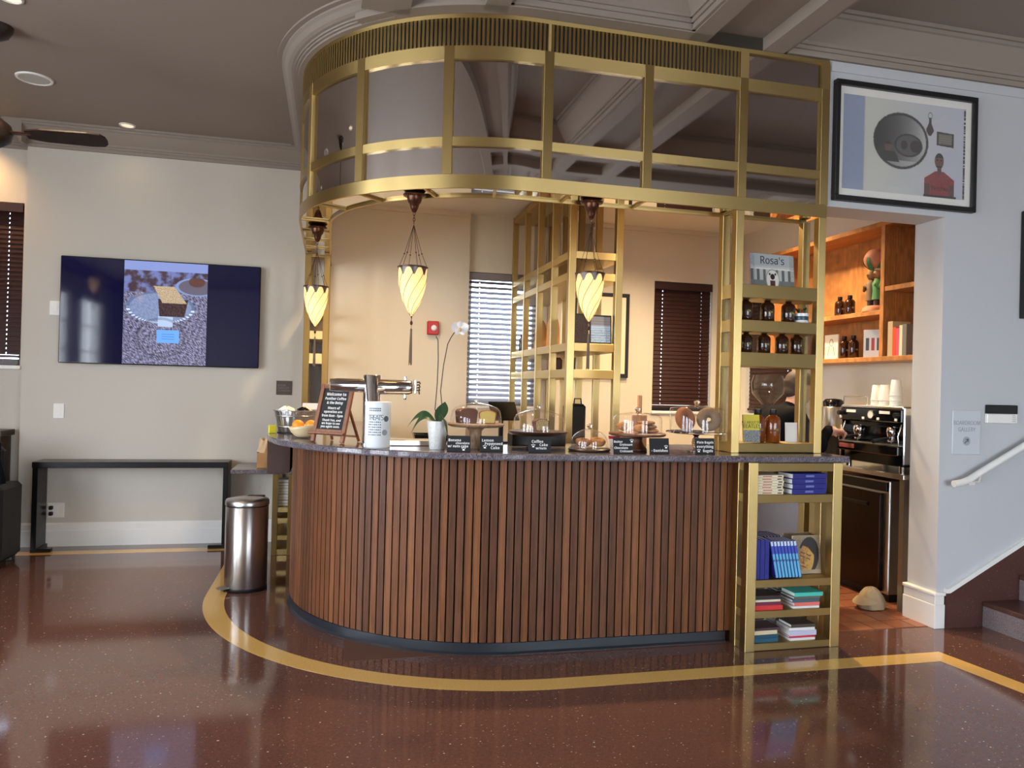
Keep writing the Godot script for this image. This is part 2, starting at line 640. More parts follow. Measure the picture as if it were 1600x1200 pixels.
# a window in local x, y with its room side towards +z; daylight comes in as a soft light behind the panes
func window(called: String, at: Vector3, turn: float, w: float, h: float, nx: int, ny: int, energy: float, frame_mat: Material) -> Node3D:
	var o := struct(called, null, null)
	o.position = at
	o.rotation.y = turn
	var f := Geo.new()
	f.bx(-w / 2, -w / 2 + 0.05, 0, h, -0.05, 0.02, 0.004).bx(w / 2 - 0.05, w / 2, 0, h, -0.05, 0.02, 0.004)
	f.bx(-w / 2 + 0.05, w / 2 - 0.05, 0, 0.06, -0.05, 0.02, 0.004).bx(-w / 2 + 0.05, w / 2 - 0.05, h - 0.05, h, -0.05, 0.02, 0.004)
	part(o, "window_frame", f, frame_mat)
	var cw := (w - 0.1) / nx
	var ch := (h - 0.11) / ny
	for k in range(1, nx):
		part(o, "mullion", Geo.new().bx(-w / 2 + 0.05 + k * cw - 0.012, -w / 2 + 0.05 + k * cw + 0.012, 0.06, h - 0.05, -0.035, 0.0), frame_mat)
	for k in range(1, ny):
		part(o, "mullion", Geo.new().bx(-w / 2 + 0.05, w / 2 - 0.05, 0.06 + k * ch - 0.012, 0.06 + k * ch + 0.012, -0.034, 0.001), frame_mat)
	var pane := Geo.new()
	pane.quad(V(-cw / 2, -ch / 2, 0), V(cw / 2, -ch / 2, 0), V(cw / 2, ch / 2, 0), V(-cw / 2, ch / 2, 0), V(0, 0, 1))
	var pm := pane.mesh()
	for i in nx:
		for j in ny:
			part(o, "pane", pm, M.glass).position = V(-w / 2 + 0.05 + (i + 0.5) * cw, 0.06 + (j + 0.5) * ch, -0.02)
	if energy > 0.0:
		var l := AreaLight3D.new()
		l.name = "daylight"
		l.area_size = Vector2(w - 0.1, h - 0.11)
		l.light_energy = energy
		l.light_color = Color(0.94, 0.97, 1.0)
		l.shadow_enabled = true
		o.add_child(l)
		l.position = V(0, h / 2, -0.07)
		l.rotation.y = PI
	return o


# slatted blind hanging in front of a window
func blind(label: String, at: Vector3, w: float, h: float, pitch: float, tilt: float, m: Material, hole := 0.007, turn := 0.0) -> Node3D:
	var o := thing("window_blind", label, "blind", at, turn)
	part(o, "headrail", Geo.new().bx(-w / 2, w / 2, h - 0.055, h, -0.03, 0.035, 0.004), m)
	part(o, "valance", Geo.new().bx(-w / 2 - 0.004, w / 2 + 0.004, h - 0.07, h + 0.004, 0.036, 0.046, 0.003), m)
	var s := Geo.new()
	var bas := Basis(Vector3.RIGHT, tilt)
	var c1 := -w / 2 + minf(0.11, w * 0.16)
	var c2 := w / 2 - minf(0.11, w * 0.16)
	for e in [[-w / 2, c1 - hole / 2], [c1 + hole / 2, c2 - hole / 2], [c2 + hole / 2, w / 2]]:
		s.box(V((e[0] + e[1]) / 2, 0, 0), V(e[1] - e[0], 0.003, 0.05), 0.0, bas)
	for c in [c1, c2]:
		s.box(bas * V(c, 0, -0.011), V(hole, 0.003, 0.028), 0.0, bas)
		s.box(bas * V(c, 0, 0.021), V(hole, 0.003, 0.008), 0.0, bas)
	var sm := s.mesh()
	var y := 0.03
	part(o, "bottom_rail", Geo.new().bx(-w / 2, w / 2, 0, 0.022, -0.025, 0.025, 0.004), m)
	while y < h - 0.08:
		part(o, "slat", sm, m).position = V(0, y + 0.02, 0)
		y += pitch
	for c in [c1, c2]:
		part(o, "ladder_cord", Geo.new().bx(c - 0.0012, c + 0.0012, 0.01, h - 0.05, -0.028, -0.026), M.blind_grey)
	return o


func _ready() -> void:
	# ---- camera
	var cam := Camera3D.new()
	cam.name = "camera"
	cam.position = V(0, 1.45, 0)
	cam.rotation_degrees = V(0.298, -13.561, 1.469)
	cam.fov = 54.5
	cam.near = 0.05
	cam.far = 200.0
	cam.current = true
	add_child(cam)
	# ---- sky and exposure
	var we := WorldEnvironment.new()
	we.name = "environment"
	var e := Environment.new()
	var sky := Sky.new()
	var sm := ProceduralSkyMaterial.new()
	sm.sky_top_color = Color(0.72, 0.81, 0.94)
	sm.sky_horizon_color = Color(0.90, 0.95, 1.0)
	sm.ground_horizon_color = Color(0.78, 0.80, 0.80)
	sm.ground_bottom_color = Color(0.55, 0.55, 0.53)
	sm.sky_energy_multiplier = 2.2
	sm.ground_energy_multiplier = 1.6
	sky.sky_material = sm
	e.background_mode = Environment.BG_SKY
	e.sky = sky
	e.tonemap_mode = Environment.TONE_MAPPER_LINEAR
	e.tonemap_exposure = 1.55
	e.sdfgi_enabled = true
	e.ssao_enabled = true
	e.ssil_enabled = true
	we.environment = e
	add_child(we)
	materials()
	# ---- windows that light the room (the left side and behind the camera)
	for k in 4:
		window("window_%d" % (k + 4), V(-4.86, 0.35, -3.2 + 2.0 * k), PI / 2, 1.3, 2.7, 3, 5, 8.5, M.white_trim)
	for k in 2:
		window("window_%d" % (k + 9), V(2.2 + 2.6 * k, 0.35, 4.56), PI, 1.5, 2.7, 3, 5, 8.5, M.white_trim)
	room()
	ceiling_work()
	counter()
	canopy()
	fittings()
	left_side()
	right_side()
	counter_things()
	shelf_things()
	kitchen()
	barista()


func room() -> void:
	# floor
	var fl := struct("floor", Geo.new().bx(-4.9, 7.6, -0.12, 0.0, -7.3, 4.7), M.terrazzo)
	var ring := Geo.new()
	var pts := []
	var outs := []
	pts.append(V(3.31, 0, -3.45)); outs.append(V(0, 0, 1))
	for k in 33:
		var a := PI / 2 + PI / 2 * k / 32
		var o := V(cos(a), 0, sin(a))
		pts.append(V(1.14, 0, -5.38) + o * 1.93); outs.append(o)
	pts.append(V(1.14 - 1.93, 0, -6.76)); outs.append(V(-1, 0, 0))
	ring.sweep(pts, outs, rect(-0.13, 0, -0.01, 0.0008))
	part(fl, "inlay_strip", ring, M.yellow, "yellow terrazzo strip curving round the counter")
	var leg := PackedVector2Array([Vector2(3.31, -3.45), Vector2(3.31, -3.58), Vector2(3.42, -3.58), Vector2(3.86, -0.5), Vector2(3.73, -0.5)])
	part(fl, "inlay_strip", slab(Geo.new(), leg, -0.01, 0.0008), M.yellow)
	part(fl, "inlay_strip", Geo.new().bx(-4.8, -0.66, -0.01, 0.0008, -6.89, -6.76), M.yellow)
	# tiled kitchen floor: each tile its own piece
	var kf := struct("floor_kitchen", Geo.new().bx(0.1, 4.2, 0.0, 0.0012, -7.1, -3.986), M.grout)
	var tm := Geo.new().box(V(0, 0, 0), V(0.1425, 0.006, 0.1425), 0.0015).mesh()
	for i in 9:
		for j in 13:
			part(kf, "tile", tm, M.tile[(i * 7 + j * 5 + i * j) % 3]).position = V(2.95 + i * 0.152, 0.0015, -4.061 - j * 0.152)
	# back wall with the openings of two windows
	var wb := Geo.new()
	wb.bx(-2.556, 1.26, 0, 3.85, -7.3, -7.1)
	wb.bx(1.26, 1.98, 0, 1.27, -7.3, -7.16).bx(1.26, 1.98, 2.57, 3.85, -7.3, -7.16)
	wb.bx(1.98, 3.19, 0, 3.85, -7.3, -7.1).bx(3.845, 4.4, 0, 3.85, -7.3, -7.1)
	wb.bx(3.19, 3.845, 0, 1.25, -7.3, -7.1).bx(3.19, 3.845, 2.585, 3.85, -7.3, -7.1)
	struct("wall_back", wb, M.wall)
	# kitchen side of the same wall, cream
	var wc := Geo.new()
	wc.bx(-0.04, 1.26, 0, 3.13, -7.1, -7.094).bx(1.98, 3.19, 0, 3.13, -7.1, -7.094).bx(3.845, 4.2, 0, 3.13, -7.1, -7.094)
	wc.bx(3.19, 3.845, 0, 1.25, -7.1, -7.094).bx(3.19, 3.845, 2.585, 3.13, -7.1, -7.094)
	wc.bx(1.26, 1.98, 0, 1.27, -7.16, -7.154).bx(1.26, 1.98, 2.57, 3.13, -7.16, -7.154)
	struct("wall_kitchen", wc, M.cream)
	# recess at the left with its window
	var wr := Geo.new()
	wr.bx(-5.0, -2.556, 0, 1.53, -7.42, -7.22).bx(-5.0, -2.556, 2.93, 3.85, -7.42, -7.22)
	wr.bx(-5.0, -4.3, 1.53, 2.93, -7.42, -7.22).bx(-2.61, -2.556, 1.53, 2.93, -7.42, -7.22)
	struct("wall_recess", wr, M.wall)
	window("window_1", V(-3.455, 1.53, -7.34), 0, 1.69, 1.4, 2, 1, 0, M.dark_wood)
	window("window_2", V(1.62, 1.27, -7.24), 0, 0.72, 1.3, 1, 1, 0, M.white_trim)
	window("window_3", V(3.5175, 1.25, -7.22), 0, 0.655, 1.335, 1, 1, 0, M.dark_wood)
	struct("trim_sill", Geo.new().bx(-4.3, -2.6, 1.5, 1.532, -7.3, -7.19, 0.004), M.white_trim)
	struct("trim_kitchen_sill", Geo.new().bx(3.18, 3.855, 1.225, 1.252, -7.2, -7.07, 0.004).bx(1.27, 1.97, 1.245, 1.272, -7.24, -7.12, 0.004), M.white_trim)
	blind("closed brown slatted blind in the recess beside the screen wall", V(-3.455, 1.60, -7.265), 1.66, 1.32, 0.04, 1.33, M.blind)
	blind("half open grey slatted blind with daylight between its slats", V(1.62, 1.275, -7.185), 0.70, 1.285, 0.05, 0.62, M.blind_grey, 0.012)
	blind("closed dark brown slatted blind between the brass shelves and tower", V(3.5175, 1.29, -7.135), 0.645, 1.285, 0.04, 1.33, M.blind)
	# side walls
	var wl := Geo.new()
	var z0 := -7.42
	for k in 4:
		var zc := -3.2 + 2.0 * k
		wl.bx(-5.0, -4.8, 0, 3.85, z0, zc - 0.65)
		wl.bx(-5.0, -4.8, 0, 0.35, zc - 0.65, zc + 0.65).bx(-5.0, -4.8, 3.05, 3.85, zc - 0.65, zc + 0.65)
		z0 = zc + 0.65
	wl.bx(-5.0, -4.8, 0, 3.85, z0, 4.7)
	struct("wall_left", wl, M.wall)
	var wf := Geo.new()
	var x0 := -5.0
	for k in 2:
		var xc := 2.2 + 2.6 * k
		wf.bx(x0, xc - 0.75, 0, 3.85, 4.5, 4.7)
		wf.bx(xc - 0.75, xc + 0.75, 0, 0.35, 4.5, 4.7).bx(xc - 0.75, xc + 0.75, 3.05, 3.85, 4.5, 4.7)
		x0 = xc + 0.75
	wf.bx(x0, 7.7, 0, 3.85, 4.5, 4.7)
	struct("wall_front", wf, M.wall)
	struct("wall_far_right", Geo.new().bx(7.5, 7.7, 0, 3.85, -4.2, 4.5), M.grey_wall)
	# wall with the kitchen opening
	var wg := Geo.new()
	wg.bx(XE + 0.005, 3.75, 2.603, 3.85, -4.19, -3.956).bx(3.75, 7.5, 0, 3.85, -4.19, -3.956)
	struct("wall_right", wg, M.grey_wall)
	struct("wall_kitchen_right", Geo.new().bx(4.2, 4.4, 0, 3.2, -6.2, -4.19).bx(4.2, 4.4, 0, 1.25, -7.0, -6.2).bx(4.2, 4.4, 2.5, 3.2, -7.0, -6.2).bx(4.2, 4.4, 0, 3.2, -7.1, -7.0), M.kitchen_white)
	window("window_8", V(4.33, 1.25, -6.6), -PI / 2, 0.8, 1.25, 1, 1, 0, M.dark_wood)
	blind("closed dark brown slatted blind beside the oak wall shelf", V(4.24, 1.28, -6.6), 0.78, 1.2, 0.04, 1.33, M.blind, 0.007, -PI / 2)
	struct("wall_kitchen_near", Geo.new().bx(3.75, 4.2, 0.0, 3.13, -4.2, -4.191), M.grey_wall)
	# baseboards
	var bp := [Vector2(0, 0), Vector2(0.02, 0), Vector2(0.02, 0.13), Vector2(0.016, 0.14), Vector2(0.016, 0.185), Vector2(0.008, 0.2), Vector2(0, 0.2)]
	struct("baseboard_back", line(Geo.new(), V(-2.556, 0, -7.1), V(-0.05, 0, -7.1), V(0, 0, 1), bp), M.white_trim)
	var br := Geo.new()
	br.bx(3.722, 3.80, 0, 0.15, -4.21, -3.935, 0.003).bx(3.726, 3.797, 0.15, 0.205, -4.206, -3.939, 0.003).bx(3.718, 3.804, 0.205, 0.227, -4.212, -3.931, 0.005)
	struct("baseboard_right", br, M.white_trim)
	var tr := Geo.new()
	tr.bx(2.9, 7.5, 3.425, 3.482, -3.956, -3.948, 0.002)
	struct("trim_picture_rail", tr, M.grey_wall)


func ceiling_work() -> void:
	var c := struct("ceiling", Geo.new().bx(-5.0, 7.7, 3.84, 3.95, -7.42, 4.7), M.ceiling)
	# flat panel on the left, cut round the canopy
	var poly := PackedVector2Array([Vector2(-4.8, 4.5), Vector2(0.1, 4.5)])
	var r := R0 + 0.165
	var a0 := acos((0.1 - CX) / r)
	for k in 21:
		var a := lerpf(a0, PI, k / 20.0)
		poly.append(Vector2(CX + r * cos(a), CZ + r * sin(a)))
	poly.append(Vector2(CX - r, -7.1))
	poly.append(Vector2(-2.556, -7.1))
	poly.append(Vector2(-2.556, -7.22))
	poly.append(Vector2(-4.8, -7.22))
	part(c, "flat_panel", slab(Geo.new(), poly, 3.58, 3.84), M.ceiling)
	# crown that follows the canopy on its left
	var g := Geo.new()
	var s_a := XE - CX + R0 * (a0 - PI / 2)
	var prof := [Vector2(-0.06, 3.482), Vector2(0.03, 3.482), Vector2(0.03, 3.495), Vector2(0.045, 3.495), Vector2(0.045, 3.506), Vector2(0.058, 3.506), Vector2(0.058, 3.517), Vector2(0.075, 3.519), Vector2(0.095, 3.528), Vector2(0.118, 3.548), Vector2(0.135, 3.557), Vector2(0.135, 3.568), Vector2(0.166, 3.568), Vector2(0.166, 3.7), Vector2(-0.06, 3.7)]
	run(g, s_a - 0.12, XE - CX + R0 * PI / 2 + 1.86, prof)
	part(c, "crown_moulding", g, M.ceiling)
	# strip right above the canopy's front
	part(c, "soffit_strip", run(Geo.new(), XE - 2.06, s_a + 0.1, rect(-0.06, 0.088, 3.484, 3.84)), M.ceiling)
	# beams
	for b in [[0.1, 0.36], [0.74, 0.87], [1.94, 2.06], [2.43, 2.567], [4.9, 5.02], [5.4, 5.52]]:
		part(c, "beam", Geo.new().bx(b[0], b[1], 3.484, 3.84, (-3.95 if b[0] > 0.5 else -4.12) if b[0] < 2.5 else -3.956, 4.5), M.ceiling)
	for b in [[-1.75, -1.63], [-1.26, -1.14], [1.0, 1.12], [1.49, 1.61]]:
		part(c, "beam", Geo.new().bx(0.36, 7.5, 3.4845, 3.84, b[0], b[1]), M.ceiling)
	# shallow panels between pairs of beams
	for b in [[0.36, 0.74, -4.1], [2.06, 2.43, -3.95], [5.02, 5.4, -3.956]]:
		part(c, "shallow_panel", Geo.new().bx(b[0], b[1], 3.56, 3.84, b[2], 4.5), M.ceiling)
	for b in [[-1.63, -1.26], [1.12, 1.49]]:
		part(c, "shallow_panel", Geo.new().bx(0.74, 7.5, 3.561, 3.84, b[0], b[1]), M.ceiling)
	# deep coffers with a crown all round
	for bx in [[0.87, 1.94], [2.567, 4.9], [5.52, 7.5]]:
		for bz in [[-3.86 if bx[0] < 2 else -3.956, -1.75], [-1.14, 1.0], [1.61, 4.5]]:
			part(c, "coffer_panel", Geo.new().bx(bx[0], bx[1], 3.72, 3.84, bz[0], bz[1]), M.ceiling)
			var q := Geo.new()
			var p := crown(0.17, 3.49, 3.72)
			line(q, V(bx[0], 0, bz[0]), V(bx[1], 0, bz[0]), V(0, 0, 1), p)
			line(q, V(bx[0], 0, bz[1]), V(bx[1], 0, bz[1]), V(0, 0, -1), p)
			line(q, V(bx[0], 0, bz[0]), V(bx[0], 0, bz[1]), V(1, 0, 0), p)
			line(q, V(bx[1], 0, bz[0]), V(bx[1], 0, bz[1]), V(-1, 0, 0), p)
			part(c, "crown_moulding", q, M.ceiling)
	# crowns at the back and along the flat panel's right side
	var w := Geo.new()
	line(w, V(-2.556, 0, -7.1), V(CX - R0 - 0.03, 0, -7.1), V(0, 0, 1), crown(0.15, 3.39, 3.58))
	line(w, V(-4.8, 0, -7.22), V(-2.41, 0, -7.22), V(0, 0, 1), crown(0.15, 3.39, 3.58))
	line(w, V(-2.556, 0, -7.22), V(-2.556, 0, -6.96), V(-1, 0, 0), crown(0.15, 3.391, 3.58))
	line(w, V(-4.8, 0, -7.22), V(-4.8, 0, 4.5), V(1, 0, 0), crown(0.15, 3.39, 3.58))
	line(w, V(0.1, 0, -4.0), V(0.1, 0, 4.5), V(-1, 0, 0), crown(0.1, 3.49, 3.58))
	part(c, "crown_moulding", w, M.ceiling)
	# lower white ceiling over the kitchen
	var kp := PackedVector2Array([Vector2(4.2, -7.1), Vector2(4.2, -4.19), Vector2(2.86, -4.19), Vector2(2.86, CZ + R0 - 0.2)])
	for k in 17:
		var a := PI / 2 + PI / 2 * k / 16.0
		kp.append(Vector2(CX + (R0 - 0.2) * cos(a), CZ + (R0 - 0.2) * sin(a)))
	kp.append(Vector2(CX - R0 + 0.2, -7.16))
	kp.append(Vector2(4.2, -7.16))
	struct("ceiling_kitchen", slab(Geo.new(), kp, 3.13, 3.22), M.white_ceiling)
	var ck := Geo.new()
	line(ck, V(-0.04, 0, -7.094), V(1.26, 0, -7.094), V(0, 0, 1), rect(0, 0.02, 3.085, 3.13))
	line(ck, V(1.98, 0, -7.094), V(4.2, 0, -7.094), V(0, 0, 1), rect(0, 0.02, 3.085, 3.13))
	struct("trim_kitchen_cornice", ck, M.cream)


func counter() -> void:
	var o := thing("bar_counter", "curved bar counter clad in upright walnut slats on a dark kick", "counter", V(CX, 0, CZ))
	wpart(o, "body", run(Geo.new(), 0.04, 5.6, rect(-0.12, -0.041, 0.0, 1.064)), M.walnut[1])
	wpart(o, "kick_base", run(Geo.new(), 0.615, 4.25, [Vector2(-0.041, 0), Vector2(0.012, 0), Vector2(0.012, 0.004), Vector2(0.001, 0.014), Vector2(0.001, 0.062), Vector2(-0.041, 0.062)]), M.rubber)
	var sm := Geo.new().bx(-0.0188, 0.0188, 0.064, 1.062, -0.04, 0.0, 0.0012).mesh()
	var s := 0.5985
	rng.seed = 5
	while s < 4.2:
		var b := bend(s)
		var p := part(o, "slat", sm, M.walnut[rng.randi() % 7])
		var d: Vector3 = b[1]
		p.transform = Transform3D(Basis(Vector3.UP, atan2(d.x, d.z)), b[0] - V(CX, 0, CZ))
		s += 0.0456
	wpart(o, "end_panel", Geo.new().bx(-0.262, -0.225, 0.0, 1.06, -6.48, -5.62), M.block)
	# brown box under the overhang at the far side
	wpart(o, "apron_box", Geo.new().bx(-0.415, -0.264, 0.83, 1.064, -5.62, -5.3, 0.003), M.block)
	# stone top: the overhang grows towards the ends
	var t := Geo.new()
	var pts := []
	var outs := []
	var offs := []
	for q in [[-0.045, 0.2], [0.3, 0.2], [0.62, 0.197]]:
		pts.append(bend(q[0])[0]); outs.append(bend(q[0])[1]); offs.append(q[1])
	for k in 41:
		var u := k / 40.0
		var b := bend(lerpf(XE - CX, XE - CX + R0 * PI / 2, u))
		pts.append(b[0]); outs.append(b[1]); offs.append(0.13 + 0.03 * u * u * 1.3)
	pts.append(V(CX - R0, 0, -7.09)); outs.append(V(-1, 0, 0)); offs.append(0.169)
	var y0 := TOP - 0.037
	var ring := func(pr: Array, k: int) -> Array:
		var a := []
		for q in pr:
			a.append(pts[k] + outs[k] * (offs[k] + q[0]) + Vector3.UP * q[1])
		return a
	var prof := [[-0.008, y0], [-0.003, y0 + 0.004], [0.0, y0 + 0.01], [0.0, TOP - 0.006], [-0.006, TOP]]
	for k in pts.size() - 1:
		var a: Array = ring.call(prof, k)
		var b: Array = ring.call(prof, k + 1)
		for j in 4:
			var n0: Vector3 = (outs[k] * [1.0, 1.0, 1.0, 0.6][j] + Vector3.UP * [-0.8, -0.3, 0.0, 0.8][j]).normalized()
			t.quad(a[j], b[j], b[j + 1], a[j + 1], n0)
		var ia: Vector3 = pts[k] + outs[k] * -0.62
		var ib: Vector3 = pts[k + 1] + outs[k + 1] * -0.62
		t.quad(a[4], b[4], ib + Vector3.UP * TOP, ia + Vector3.UP * TOP, Vector3.UP)
		t.quad(a[0], b[0], ib + Vector3.UP * y0, ia + Vector3.UP * y0, Vector3.DOWN)
		t.quad(ia + Vector3.UP * y0, ib + Vector3.UP * y0, ib + Vector3.UP * TOP, ia + Vector3.UP * TOP, -outs[k])
	var e: Array = ring.call(prof, 0)
	var i0: Vector3 = pts[0] + outs[0] * -0.3
	t.quad(i0 + Vector3.UP * y0, e[0], e[4], i0 + Vector3.UP * TOP, V(1, 0, 0))
	var top := solo("stone_countertop", t.moved(-V(CX, y0, CZ)), M.stone, "polished purple-grey stone countertop along the curved slatted bar", "countertop", V(CX, y0, CZ))
	top.set_meta("category", "countertop")


func canopy() -> void:
	var o := thing("bar_canopy", "curved brass canopy with mirror panels and slotted grille above the bar", "canopy", V(CX, 2.53, CZ))
	var s_end := XE - CX + R0 * PI / 2 + 1.85
	for q in [["rail", 3.459, 3.482, -0.03], ["rail", 3.235, 3.308, -0.03], ["rail", 2.76, 2.81, -0.03], ["bottom_rail", 2.53, 2.605, -0.012]]:
		wpart(o, q[0], run(Geo.new(), 0.0, s_end, rect(q[3], 0.0, q[1], q[2]), 0.035), M.brass)
	var posts := [0.025, 0.575, 1.175, 1.768, 2.321, 2.88, 3.433, 3.99, 4.55, 5.1, 5.66]
	var pm := Geo.new().bx(-0.0275, 0.0275, 2.605 - 2.53, 3.308 - 2.53, -0.034, 0.004, 0.0015).mesh()
	for s in posts:
		var b := bend(s)
		var d: Vector3 = b[1]
		part(o, "post", pm, M.brass_post).transform = Transform3D(Basis(Vector3.UP, atan2(d.x, d.z)), b[0] - V(CX, 0, CZ))
	for k in posts.size() - 1:
		var s0: float = posts[k] + 0.0275
		var s1: float = posts[k + 1] - 0.0275
		wpart(o, "mirror_panel", run(Geo.new(), s0, s1, rect(-0.024, -0.018, 2.81, 3.235), 0.02), M.mirror)
		wpart(o, "mirror_panel", run(Geo.new(), s0, s1, rect(-0.024, -0.018, 2.605, 2.76), 0.02), M.mirror)
	# slotted grille: open to the hollow above the kitchen ceiling
	var gm := Geo.new().bx(-0.0066, 0.0066, 3.308 - 2.53, 3.459 - 2.53, -0.005, -0.001).mesh()
	var s := 0.612
	while s < s_end - 0.01:
		var b := bend(s)
		var d: Vector3 = b[1]
		part(o, "grille_bar", gm, M.brass_post).transform = Transform3D(Basis(Vector3.UP, atan2(d.x, d.z)), b[0] - V(CX, 0, CZ))
		s += 0.0242
	wpart(o, "mirror_panel", run(Geo.new(), 0.05, 0.55, rect(-0.024, -0.018, 3.308, 3.459)), M.mirror)
	for s2 in [0.025, 0.575, 1.768]:
		var w := 0.055 if s2 < 1 else 0.016
		var b := bend(s2)
		wpart(o, "grille_post", Geo.new().box(b[0] + V(0, 3.3835, -0.01), V(w, 0.151, 0.026)), M.brass)
	# underside: mirrors between an outer and an inner brass ring
	wpart(o, "inner_ring", run(Geo.new(), 0.0, s_end, rect(-0.212, -0.198, 2.53, 2.56), 0.035), M.brass)
	var bars := [0.575, 1.175, 1.62, 2.05, 2.45, 2.88, 3.3, 3.78, 4.16, 4.5, 4.85, 5.25]
	for q in bars:
		var b := bend(q)
		var d: Vector3 = b[1]
		var bg := Geo.new().box(b[0] + d * -0.105 + V(0, 2.537, 0), V(0.016, 0.012, 0.186), 0.002, Basis(Vector3.UP, atan2(d.x, d.z)))
		wpart(o, "cross_bar", bg, M.brass)
	for k in bars.size() - 1:
		wpart(o, "soffit_mirror", run(Geo.new(), bars[k] + 0.009, bars[k + 1] - 0.009, rect(-0.198, -0.012, 2.543, 2.551), 0.03), M.soffit_mirror)
	wpart(o, "soffit_mirror", run(Geo.new(), 0.01, bars[0] - 0.009, rect(-0.198, -0.012, 2.543, 2.551), 0.03), M.soffit_mirror)
	wpart(o, "inner_panel", run(Geo.new(), 0.0, s_end, rect(-0.205, -0.195, 2.575, 3.14)), M.white_ceiling, "white painted inner face of the canopy")


# brass shelf unit, front towards +z, base at y = 0; bands are [bottom, top] of each shelf
func case_unit(called: String, label: String, category: String, at: Vector3, turn: float, w: float, d: float, h: float, post: float, bands: Array) -> Node3D:
	var o := thing(called, label, category, at, turn, "")
	var pm := Geo.new().bx(-post / 2, post / 2, 0, h, -post / 2, post / 2, 0.002).mesh()
	var dp := minf(post, 0.05)
	for sx in [-1, 1]:
		for sz in [-1, 1]:
			part(o, "post", pm, M.brass_post).position = V(sx * (w - post) / 2, 0, sz * (d - post) / 2)
	for b in bands:
		var g := Geo.new()
		g.bx(-w / 2 + post, w / 2 - post, b[0], b[1], -d / 2 + 0.006, d / 2 - 0.004, 0.002)
		g.bx(-w / 2 + 0.006, -w / 2 + post, b[0], b[1], -d / 2 + post, d / 2 - post)
		g.bx(w / 2 - post, w / 2 - 0.006, b[0], b[1], -d / 2 + post, d / 2 - post)
		part(o, "shelf", g, M.brass)
	return o


